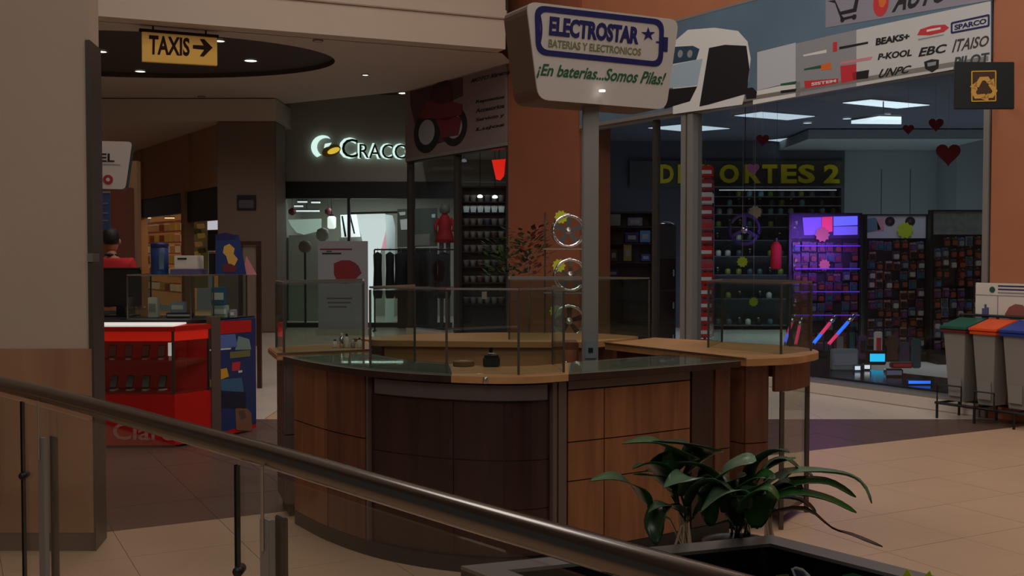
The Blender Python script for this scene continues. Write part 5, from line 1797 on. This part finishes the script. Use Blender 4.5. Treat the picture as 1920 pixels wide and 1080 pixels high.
# ================================================================ SHOPS AT THE END OF THE CORRIDOR
# backlit sign: crescent with a gold bean, then the name
CW = PF((-5, 22.95, 0), (1, 0, 0))
cs_ = thing('shop_sign', tuple(CW.p(2, 3.7)), 'backlit white letters with a crescent and gold bean on the charcoal wall', 'sign')
lettering('lettering', 'C', CW, [CW.st(*z) for z in ((636, 298), (668, 298), (668, 258), (636, 258))], .03, .01, halo, cs_, bold=.03)
lettering('lettering', 'RACCO', CW, [CW.st(*z) for z in ((671, 298), (786, 300), (786, 270), (671, 268))], .03, .01, halo, cs_, bold=.03)
dgr = mat('letter_face', (30, 48, 44), .4)
lettering('letter_face', 'C', CW, [CW.st(*z) for z in ((642, 296), (672, 296), (672, 261), (642, 261))], .06, .02, dgr, cs_, bold=.0)
lettering('letter_face', 'RACCO', CW, [CW.st(*z) for z in ((675, 297), (789, 299), (789, 272), (675, 270))], .06, .02, dgr, cs_, bold=.0)
cr = [CW.st(606 + 22 * math.cos(a), 276 - 22 * math.sin(a)) for a in (math.radians(60 + 9 * kq) for kq in range(21))]
ci = [CW.st(612 + 17 * math.cos(a), 276 - 17 * math.sin(a)) for a in (math.radians(60 + 9 * kq) for kq in range(21))]
CW.poly(cr + ci[::-1], .03, .05).build('crescent', halo, cs_)
CW.px([(610, 270), (622, 268), (618, 275), (608, 278)], .03, .05).build('crescent_tip', halo, cs_)
a, b_ = CW.st(622, 283)
CW.ell(a, b_, .21, .12, .03, .05, 18, None, .35).build('bean', gold_d, cs_)
CW.ell(a + .05, b_ + .0, .14, .06, .051, .06, 16, None, .35).build('bean_glow', halo_y, cs_)

# bright interior: hanging white cloths and panels
ci_ = lambda px, py, Y: at(px, py, Y)
cl = thing('backlit_cloth', tuple(at(690, 525, 24.6)), 'white glowing cloth tapering to the floor in the far shop', 'cloth')
FC = PF((-5, 24.6, 0), (1, 0, 0))
FC.px([(668, 402), (722, 400), (724, 430), (714, 470), (703, 505), (701, 640), (690, 640), (690, 505), (684, 470), (674, 430)], -.02, .0).build('cloth', litwhite, cl)
FC.px([(655, 402), (745, 400), (745, 396), (655, 398)], -.03, .02).build('top_rail', alu_d, cl)
pn = thing('lit_panel', tuple(at(728, 460, 24.9)), 'pale curved panel with a pink streak beside the white cloth', 'panel')
FP = PF((-5, 24.9, 0), (1, 0, 0))
FP.px([(722, 402), (736, 404), (741, 425), (738, 640), (722, 640)], -.02, 0).build('panel', litgrey, pn)
FP.px([(716, 404), (723, 404), (724, 468), (716, 468)], .001, .004).build('pink_streak', mat('pink_lit', (220, 150, 170), .5, emit=.3), pn)
pn2 = thing('lit_panel', tuple(at(655, 445, 24.9)), 'small white glowing panel with dark strokes by the white cloth', 'panel')
FP.px([(638, 403), (668, 402), (676, 444), (640, 445)], -.02, 0).build('panel', litwhite, pn2)
FP.px([(640, 405), (643, 405), (650, 444), (646, 444)], .001, .004).build('stroke', black_p, pn2)
FP.px([(655, 404), (658, 404), (666, 438), (663, 438)], .001, .004).build('stroke', black_p, pn2)
FP.px([(636, 446), (678, 446), (678, 640), (636, 640)], -.03, -.001).build('pedestal', charcoal, pn2)
dc = thing('display_counter', tuple(at(572, 640, 25)), 'lit mint display counter in the far coffee shop', 'counter')
FD = PF((-5, 25.2, 0), (1, 0, 0))
FD.px([(540, 412), (602, 410), (602, 432), (570, 440), (556, 436), (546, 424)], -.03, 0).build('lit_top', mat('mint_lit', (190, 214, 200), .5, emit=.32), dc)
FD.px([(541, 441), (602, 441), (602, 640), (541, 640)], -.4, -.031).build('body', charcoal, dc)
lm = thing('lantern', tuple(at(622, 420, 24.8)), 'bright white lantern glowing in the far shop', 'lamp')
c = at(622, 416, 24.8)
MB().lathe([(.06, -.16), (.10, -.13), (.10, .10), (.06, .13)], c, 14).build('shade', mat('lantern_glow', (235, 245, 240), .5, emit=.9), lm, smooth=True)
MB().lathe([(.05, .13), (.05, .17)], c, 10).build('cap', black, lm)
MB().tube([c + V((0, 0, .17)), V((c.x, c.y, 3.5))], .01, 5).build('cord', black, lm)
for i, (px, py, w_) in enumerate(((532, 380, .22), (567, 380, .22), (592, 381, .2), (528, 397, .16), (575, 397, .6), (560, 388, .2))):
    p = at(px, py, 25.6)
    t = thing('strip_light', tuple(p), ['first short strip light beside the dark column', 'second short strip light in the far shop', 'third short strip light in the far shop', 'lower short strip light beside the dark column', 'long lower strip light in the far shop', 'slanted strip light between the two rows'][i], 'ceiling light', 'strip lights of the far shop')
    MB().box(p.x - w_ / 2, p.x + w_ / 2, p.y - .05, p.y + .05, p.z, p.z + .035).build('tube', litwhite, t)
    MB().box(p.x - w_ / 2, p.x + w_ / 2, p.y - .06, p.y + .06, p.z + .036, p.z + .06).build('housing', black, t)
    MB().tube([p + V((0, 0, .06)), V((p.x, p.y, 3.5))], .008, 5).build('rod', black, t)
for px, m, lb in ((548, redbr_p, 'red ornament hanging beside the dark column'), (616, redbr_p, 'red ornament hanging above the lantern')):
    p = at(px, 396, 25.0)
    t = thing('hanging_ornament', tuple(p), lb, 'decoration')
    MB().lathe([(.02, -.10), (.09, -.05), (.09, .03), (.02, .08)], p, 12).build('ball', m, t, smooth=True)
    MB().tube([p + V((0, 0, .08)), V((p.x, p.y, 3.5))], .006, 4).build('thread', black, t)
# frame of the coffee shop front and dark counter line
wf = tag(thing('window_3', (-3, 23.05, 0), None, None), kind='structure')
for x in (-4.94, -3.55, -2.15):
    MB().box(x, x + .06, 23.02, 23.12, 0, 2.78).build('mullion', black, wf)
MB().box(-4.94, -1.3, 23.02, 23.14, 0, .1).build('sill', black, wf)
for a_, b2 in ((-4.87, -3.56), (-3.48, -2.16)):
    MB().box(a_, b2, 23.06, 23.068, .11, 2.77).build('pane', g_clear, wf)

# busts / head forms
for px, py, h_, m, lb in ((605, 452, .30, charcoal, 'dark head form on a stand in the far shop'), (572, 474, .28, brownc, 'brown head form below the lit counter')):
    p = at(px, py, 23.9)
    t = thing('head_form', (p.x, p.y, 0), lb, 'mannequin')
    MB().lathe([(.05, 0), (.13, .06), (.15, h_ * .5), (.12, h_ * .85), (.03, h_)], p, 14).build('head', m, t, smooth=True)
    MB().tube([(p.x, p.y, 0), (p.x, p.y, p.z + .05)], .025, 8).build('pole', black, t)
    MB().lathe([(.18, 0), (.18, .02), (.04, .04)], (p.x, p.y, 0), 14).build('foot', black, t)

# dark garments on a rail
gr = thing('garment_rail', (-1.95, 21.9, 0), 'black rail hung with dark garments in front of the lit shop', 'rack')
za = at(760, 468, 21.9).z
xa_, xb_ = at(702, 468, 21.9).x, at(852, 468, 21.9).x
MB().tube([(xa_, 21.9, za), (xb_, 21.9, za)], .016, 8).build('rail', black, gr)
for x in (xa_, xb_):
    MB().tube([(x, 21.9, .03), (x, 21.9, za)], .016, 8).build('post', black, gr)
    MB().box(x - .02, x + .02, 21.72, 22.08, 0, .03).build('foot', black, gr)
for i, px in enumerate((708, 731, 752, 778, 806, 832)):
    x = at(px, 470, 21.9).x
    t = thing('garment', (x, 21.9, za), ['black coat hanging first on the dark rail, beside the white cloth', 'black coat second on the dark rail', 'black coat third on the dark rail', 'black coat fourth on the dark rail', 'black coat fifth on the dark rail', 'black coat last on the dark rail, before the red doll'][i], 'coat', 'coats on the dark rail')
    w_ = .09 if i < 2 else .135
    MB().lathe([(.02, -.05), (w_, -.10), (w_ * .9, -.4), (w_ * 1.1, -.9), (w_ * .9, -1.0)], (x, 21.9, za), 10).build('cloth', cloth, t, smooth=True)
    MB().tube([(x, 21.9, za - .06), (x, 21.9, za + .018), (x, 21.925, za + .03)], .006, 5).build('hanger', alu, t)

# poster stand in the corridor
SF = PF((-5, 20.9, 0), (1, 0, 0))
psd = thing('poster_stand', tuple(at(645, 625, 20.9)), 'large grey poster stand with a red flower before the lit shop', 'poster')
psd.location.z = 0
LOC[psd.name] = V(psd.location)
b0_ = SF.st(596, 452)
b1_ = SF.st(690, 622)
gp = mat('poster_grey', (150, 150, 158), .5)
SF.rect(b0_[0], .12, b1_[0], b0_[1], -.04, 0).build('board', gp, psd)
SF.rect(b0_[0] - .02, 0, b1_[0] + .02, .12, -.3, .15).build('foot', charcoal, psd)
SF.px([(626, 494), (640, 488), (656, 488), (668, 494), (674, 510), (666, 526), (650, 532), (634, 530), (626, 514)], .001, .004).build('flower_print', mat('deep_red_print', (128, 18, 26), .5), psd)
SF.px([(660, 492), (672, 498), (678, 512), (668, 522)], .004, .006).build('flower_print', redbr_p, psd)
for y_, x0, x1, m in ((466, 600, 660, redbr_p), (474, 604, 640, black_p), (470, 612, 622, green_p), (558, 612, 660, mat('mauve_print', (110, 92, 104), .5)), (566, 614, 658, MATS['mauve_print']), (574, 616, 650, MATS['mauve_print'])):
    SF.px([(x0, y_), (x1, y_), (x1, y_ + 3), (x0, y_ + 3)], .001, .003).build('text_print', m, psd)

# red doll in the shop window, mint boards behind it
dm = thing('mannequin', tuple(at(834, 470, 22.5)), 'child mannequin in a red dress behind the corridor window', 'mannequin')
c = at(834, 428, 22.5)
MB().lathe([(.05, .30), (.10, .24), (.15, .10), (.13, 0), (.19, -.2), (.21, -.3), (.02, -.31)], c, 14).build('dress', shirt, dm, smooth=True)
MB().lathe([(.02, .28), (.10, .33), (.115, .42), (.08, .50), (.01, .53)], c, 14).build('head', mat('doll_grey', (120, 112, 104), .6), dm, smooth=True)
for s_ in (-1, 1):
    MB().tube([c + V((.12 * s_, 0, .2)), c + V((.2 * s_, -.03, .05)), c + V((.18 * s_, -.1, -.06))], [.045, .04, .03], 8).build('arm', shirt, dm, smooth=True)
    MB().tube([c + V((.07 * s_, 0, -.28)), V((c.x + .07 * s_, c.y, .02))], [.05, .04], 8).build('leg', MATS['doll_grey'], dm, smooth=True)
MB().lathe([(.2, 0), (.2, .02)], (c.x, c.y, 0), 16).build('foot', black, dm)
FQ = PF((-3, 22.75, 0), (1, 0, 0))
gb2 = thing('backdrop_board', tuple(at(785, 460, 22.7)), 'grey green board with pale squares behind the dark garments', 'board')
FQ.px([(745, 392), (820, 390), (820, 462), (745, 464)], -.02, 0).build('board', mat('sage_board', (104, 116, 106), .6), gb2)
for pts, m in (([(750, 412), (768, 410), (770, 430), (752, 431)], litgrey), ([(748, 398), (760, 397), (760, 403), (750, 404)], litgrey), ([(809, 402), (816, 401), (816, 408), (810, 408)], litgrey), ([(776, 440), (806, 438), (806, 460), (776, 461)], charcoal)):
    FQ.px(pts, .001, .01).build('square', m, gb2)
FQ.px([(745, 465), (820, 465), (820, 622), (745, 622)], -.06, -.021).build('base_panel', black, gb2)

# shelf with glassware at the far window, lit red box
t, xa, xb, zs = shelf_unit('goods_shelf', 'dark shelf with pale goods at the rust wall end of the corridor', 866, 948, 352, 20.2, (378, 398, 422, 446, 472, 500, 530, 570), .3, black)
gl2 = [litgrey, grey_p, mat('bluish_box', (90, 104, 120), .5), charcoal, mat('rose_grey', (120, 92, 92), .5)]
gn = ['glowing pale tub', 'grey tub', 'bluish tub', 'charcoal tub', 'rose grey tub']
gproto = {}
for zi, z in enumerate(zs):
    for i in range(6):
        k_ = 0 if zi == 1 else R.choice([1, 2, 3, 3, 4, 3])
        x = xa + .08 + i * (xb - xa - .16) / 5
        if k_ not in gproto:
            g_ = thing('storage_tub', (x, 20.3, z + .002), gn[k_] + ' on the dark shelf at the end of the corridor', 'tub', 'tubs on the dark shelf')
            MB().lathe([(.045, 0), (.06, .10), (.062, .11)], (x, 20.3, z + .002), 10).build('body', gl2[k_], g_, smooth=True)
            MB().lathe([(.066, .11), (.066, .125)], (x, 20.3, z + .002), 10).build('lid', charcoal if k_ else white, g_)
            gproto[k_] = g_
        else:
            g_ = dup(gproto[k_], (x, 20.3, z + .002))
        g_['label'] = '%s, %s from the coats, %s shelf down of the dark goods shelf' % (gn[k_], ORD[i], ORD[zi])
for px, py in ((900, 369), (928, 370), (870, 302)):
    p = at(px, py, 20.1)
    t = thing('spot_lamp', tuple(p), {900: 'tiny bright lamp on top of the dark goods shelf', 928: 'second tiny lamp on top of the dark goods shelf', 870: 'faint tiny lamp near the shop ceiling at the corridor end'}[px], 'lamp')
    MB().lathe([(.02, -.02), (.05, -.01), (.05, .02), (.02, .04)], p, 10).build('lens', lampw if px != 870 else litgrey, t, smooth=True)
    MB().tube([p + V((0, 0, .04)), V((p.x, p.y, 3.6))], .006, 4).build('rod', black, t)
rb = thing('red_lightbox', tuple(at(936, 322, 19.2)), 'glowing red light box hanging beside the rust wall', 'sign')
FR = PF(tuple(at(936, 322, 19.2)), (1, 0, 0))
FR.px([(922, 300), (948, 298), (945, 330), (938, 338), (930, 336)], -.03, 0).build('box', redlite, rb)
FR.px([(944, 298), (953, 299), (950, 326), (945, 330)], -.04, -.031).build('side', red_d, rb)
p = at(936, 298, 19.2)
MB().tube([p, V((p.x, p.y, 3.6))], .008, 5).build('rod', black, rb)

# warm lit shop on the corridor side: shelves with small goods
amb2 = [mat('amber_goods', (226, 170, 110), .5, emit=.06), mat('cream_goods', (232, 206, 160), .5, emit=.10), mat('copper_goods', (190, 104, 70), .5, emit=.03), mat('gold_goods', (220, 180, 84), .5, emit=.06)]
an = ['amber', 'cream', 'copper', 'gold']
WS = PF(W.p(0, 0, -1.6), SD)
wsf = thing('wall_shelving', tuple(WS.p(s262 + 1.2, 0, 0)), 'warm lit wall shelving full of small goods in the corridor shop', 'shelf')
sa, sb = WS.st(258, 450)[0], WS.st(338, 450)[0]
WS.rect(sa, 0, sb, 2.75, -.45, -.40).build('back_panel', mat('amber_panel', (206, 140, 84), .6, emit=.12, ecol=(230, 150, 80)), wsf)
zz_ = [.5, .95, 1.3, 1.62, 1.94, 2.26, 2.55]
for z in zz_:
    WS.rect(sa, z - .03, sb, z, -.4, 0).build('shelf_board', amb2[2], wsf)
ap_ = {}
n_ = 9
for z in zz_[:-1]:
    for i in range(n_):
        k_ = R.randrange(4)
        p = WS.p(sa + .15 + i * (sb - sa - .3) / (n_ - 1), z + .002, -.15)
        if k_ not in ap_:
            g_ = thing('gift_box', tuple(p), an[k_] + ' coloured gift box on the warm lit shelving', 'box', 'gift boxes on the warm shelving')
            MB().box(p.x - .09, p.x + .09, p.y - .05, p.y + .05, p.z, p.z + .2).build('body', amb2[k_], g_, bevel=.01)
            MB().box(p.x - .095, p.x + .095, p.y - .055, p.y + .055, p.z + .201, p.z + .23).build('lid', amb2[(k_ + 1) % 4], g_)
            ap_[k_] = g_
        else:
            g_ = dup(ap_[k_], tuple(p))
        g_['label'] = '%s gift box, %s along, %s board up of the warm lit shelving' % (an[k_], ORD[i], ORD[zz_.index(z)])
WL = PF(W.p(0, 0, -.7), SD)
for i, (px, py) in enumerate(((290, 394), (318, 390), (336, 388), (282, 408), (326, 408))):
    p = WS.p(*WS.st(px, py), .12)
    t = thing('strip_light', tuple(p), ['warm strip light, first of the upper row over the lit shelving', 'warm strip light, second of the upper row over the lit shelving', 'warm strip light, third of the upper row over the lit shelving', 'warm strip light, first of the lower row over the lit shelving', 'warm strip light, second of the lower row over the lit shelving'][i], 'lamp', 'warm strip lights of the corridor shop')
    MB().box(p.x - .13, p.x + .13, p.y - .04, p.y + .04, p.z - .03, p.z + .0).build('tube', mat('warm_tube', (255, 214, 160), .5, emit=.9, ecol=(255, 214, 160)) if i == 0 else MATS['warm_tube'], t)
    MB().box(p.x - .14, p.x + .14, p.y - .05, p.y + .05, p.z + .001, p.z + .03).build('housing', brownc, t)
    MB().tube([p + V((0, 0, .03)), V((p.x, p.y, 3.09))], .008, 5).build('rod', brownc, t)
dp = thing('goods_board', tuple(W.p(*W.st(380, 500), -.9)), 'board of small yellow goods under a white glow in the corridor shop', 'display')
WD2 = PF(W.p(0, 0, -.9), SD)
WD2.px([(357, 401), (388, 400), (388, 540), (357, 540)], -.03, 0).build('board', mat('olive_panel', (150, 140, 90), .6, emit=.04), dp)
WD2.px([(389, 400), (412, 400), (412, 430), (389, 431)], -.03, 0).build('glow_panel', mat('white_glow', (226, 226, 240), .5, emit=.55), dp)
WD2.px([(389, 432), (412, 431), (412, 470), (389, 470)], -.03, -.005).build('dark_panel', mat('dark_green_panel', (30, 46, 42), .6), dp)
gyp = [MATS['gold_goods'], white, MATS['amber_goods'], olive_p]
for i, (px, py) in enumerate(((372, 408), (368, 418), (378, 424), (371, 434), (379, 442), (368, 447), (374, 458), (380, 470), (370, 476), (375, 490))):
    WD2.px([(px - 6, py - 4), (px + 5, py - 5), (px + 7, py + 3), (px - 4, py + 5)], .001, .05).build('goods', gyp[i % 4], dp)
# picture on the dark column
FV = PF((-5.9, 21.5, 0), (1, 0, 0))
pf_ = thing('picture_frame', tuple(FV.p(*FV.st(463, 392), 0)), 'small dark framed picture on the brown column', 'picture')
a0_, a1_ = FV.st(445, 394), FV.st(480, 366)
FV.rect(a0_[0], a0_[1], a1_[0], a1_[1], .002, .03).build('frame', black, pf_)
FV.rect(a0_[0] + .04, a0_[1] + .04, a1_[0] - .04, a1_[1] - .1, .031, .035).build('picture', mat('mauve_picture', (84, 70, 84), .6), pf_)
# dark door frame stand near the column
dk = thing('wooden_stand', tuple(at(468, 700, 12.6)), 'dark wooden frame standing behind the phone stand', 'stand')
dk.location.z = 0
LOC[dk.name] = V(dk.location)
FE = PF((-4, 12.6, 0), (1, 0, 0))
u0, u1 = FE.st(446, 452), FE.st(488, 452)
FE.rect(u0[0], u0[1] - .05, u1[0], u0[1], -.05, 0).build('top_bar', woodd, dk)
FE.rect(u0[0], 0, u0[0] + .05, u0[1] - .051, -.05, 0).build('post', woodd, dk)
FE.rect(u1[0] - .05, 0, u1[0], u0[1] - .051, -.05, 0).build('post', woodd, dk)
FE.rect(u0[0] + .051, .5, u1[0] - .051, u0[1] - .06, -.035, -.02).build('panel', brownc, dk)

# ---------------------------------------------------------------- potted shrubs before the rust wall
for px, py, Y, m, m2, h_, lb in ((990, 470, 13.6, leafr, leafd, .5, 'bushy potted plant with red leaves before the rust wall'), (952, 485, 14.2, leafd, leafm, .4, 'bushy dark green potted plant before the rust wall')):
    p = at(px, py, Y)
    t = thing('potted_shrub', (p.x, p.y, 0), lb, 'plant')
    MB().lathe([(.16, 0), (.22, .42), (.24, .42), (.24, .46), (.20, .46), (.19, .38)], (p.x, p.y, 0), 16).build('pot', graybr, t, smooth=True)
    MB().lathe([(.20, .40), (.20, .41)], (p.x, p.y, 0), 14).build('soil', soil, t)
    MB().tube([(p.x, p.y, .4), (p.x + .02, p.y, 1.0), (p.x, p.y, p.z)], [.02, .016, .008], 6).build('stem', brownc, t, smooth=True)
    for mm, cnt in ((m, 80), (m2, 100)):
        mbl = MB()
        for kq in range(cnt):
            a, el, rr = R.uniform(0, 6.28), R.uniform(-1, 1), R.uniform(.1, 1)
            c = p + V((math.cos(a) * .32 * rr, math.sin(a) * .28 * rr, el * h_ * .62))
            d_ = V((math.cos(a + R.uniform(-.6, .6)), math.sin(a), R.uniform(-.2, .8))).normalized()
            s_ = d_.cross(V((R.uniform(-.3, .3), R.uniform(-.3, .3), 1))).normalized()
            L_ = R.uniform(.08, .15)
            mbl.add([c, c + d_ * L_ * .5 + s_ * .03, c + d_ * L_, c + d_ * L_ * .5 - s_ * .03], [(0, 1, 2, 3)])
        tag(mbl.build('foliage', mm, t), kind='stuff')

# ================================================================ THE PERSON BEHIND THE RED STAND
PX = V((-4.13, 11.0, .08))
per = thing('person', tuple(PX), 'person in a red and black shirt standing behind the black monitor', 'person')


def skinned(name, pts, edges, rad, m, parent, sub=2):
    me = bpy.data.meshes.new(name)
    me.from_pydata([V(p) + PX - LOC[parent.name] for p in pts], edges, [])
    o = link(name, me, parent, LOC[parent.name])
    me.materials.append(m)
    sk = o.modifiers.new('skin', 'SKIN')
    sk.use_smooth_shade = True
    for i, r_ in enumerate(rad):
        v = me.skin_vertices[0].data[i]
        v.radius = r_ if isinstance(r_, tuple) else (r_, r_)
        v.use_root = i == 0
    sb_ = o.modifiers.new('sub', 'SUBSURF')
    sb_.levels = sb_.render_levels = sub
    return o


# back view, turned a little; x is across the shoulders
bp_ = [(0, 0, .93), (0, .0, 1.15), (0, -.01, 1.36), (0, .0, 1.47), (0, .02, 1.56),
       (-.10, 0, .88), (-.11, .01, .50), (-.11, -.02, .09), (-.12, .12, .04),
       (.10, 0, .88), (.11, .01, .50), (.11, -.02, .09), (.12, .12, .04),
       (-.19, 0, 1.42), (-.25, .02, 1.14), (-.22, .20, .97), (-.20, .27, .94),
       (.19, 0, 1.42), (.25, .02, 1.14), (.22, .20, .97), (.20, .27, .94)]
be_ = [(0, 1), (1, 2), (2, 3), (3, 4), (0, 5), (5, 6), (6, 7), (7, 8), (0, 9), (9, 10), (10, 11), (11, 12), (2, 13), (13, 14), (14, 15), (15, 16), (2, 17), (17, 18), (18, 19), (19, 20)]
br_ = [(.15, .11), (.14, .10), (.17, .11), (.06, .06), (.055, .055), .085, .055, .038, .035, .085, .055, .038, .035, .06, .042, .032, .035, .06, .042, .032, .035]
skinned('body', bp_, be_, br_, skin, per)
skinned('shirt', [(0, 0, .90), (0, 0, 1.15), (0, -.01, 1.36), (0, .0, 1.46), (-.19, 0, 1.42), (-.235, .01, 1.22), (.19, 0, 1.42), (.235, .01, 1.22)],
        [(0, 1), (1, 2), (2, 3), (2, 4), (4, 5), (2, 6), (6, 7)], [(.17, .13), (.165, .12), (.19, .13), (.075, .075), .078, .06, .078, .06], shirt, per)
skinned('trousers', [(0, 0, .95), (-.10, 0, .86), (-.11, .01, .50), (-.11, -.01, .10), (.10, 0, .86), (.11, .01, .50), (.11, -.01, .10)],
        [(0, 1), (1, 2), (2, 3), (0, 4), (4, 5), (5, 6)], [(.165, .125), .10, .07, .055, .10, .07, .055], cloth, per)
hc = PX + V((-.01, .03, 1.66))
hd = MB().lathe([(.045, -.12), (.062, -.09), (.074, -.03), (.078, .03), (.068, .075), (.035, .105), (.004, .112)], hc, 18).build('head', skin, per, smooth=True)
MB().lathe([(.070, -.045), (.083, -.01), (.086, .04), (.075, .088), (.04, .118), (.004, .124)], hc + V((0, -.012, .0)), 18).build('hair', hair, hd, smooth=True)
for s_ in (-1, 1):
    MB().lathe([(.004, -.035), (.016, -.015), (.018, .01), (.006, .03)], hc + V((.078 * s_, .015, -.02)), 8).build('ear', skin, hd, smooth=True)
    MB().lathe([(.012, 0), (.008, .006)], hc + V((.03 * s_, .072, .005)), 8, Matrix.Rotation(-math.pi / 2, 3, 'X')).build('eye', black, hd)
MB().tube([hc + V((0, .068, .01)), hc + V((0, .092, -.03)), hc + V((0, .07, -.038))], [.008, .013, .008], 6).build('nose', skin, hd, smooth=True)
MB().box(hc.x - .022, hc.x + .022, hc.y + .062, hc.y + .068, hc.z - .070, hc.z - .060).build('mouth', redbr_p, hd)
MB().tube([PX + V((-.055, .0, 1.50)), PX + V((0, -.06, 1.505)), PX + V((.055, .0, 1.50)), PX + V((0, .06, 1.48)), PX + V((-.055, 0, 1.50))], .016, 8, False).build('collar', cloth, per, smooth=True)
for s_ in (-1, 1):
    wr0 = PX + V((.20 * s_, .27, .94))
    for kq in range(4):
        o_ = V(((kq - 1.5) * .020, 0, 0))
        ln = (.075, .088, .082, .065)[kq]
        MB().tube([wr0 + o_ + V((0, .01, 0)), wr0 + o_ + V((0, .03 + ln * .45, .008)), wr0 + o_ + V((0, .03 + ln * .8, -.004)), wr0 + o_ + V((0, .03 + ln, -.02))], [.010, .009, .008, .006], 6).build('finger', skin, per, smooth=True)
    MB().tube([wr0 + V((-.03 * s_, -.01, 0)), wr0 + V((-.055 * s_, .02, 0)), wr0 + V((-.058 * s_, .045, -.012))], [.012, .010, .007], 6).build('thumb', skin, per, smooth=True)
    MB().lathe([(.02, 0), (.05, .015), (.048, .05), (.03, .075)], PX + V((.12 * s_, .05, 0)), 12).build('shoe', black, per, smooth=True)
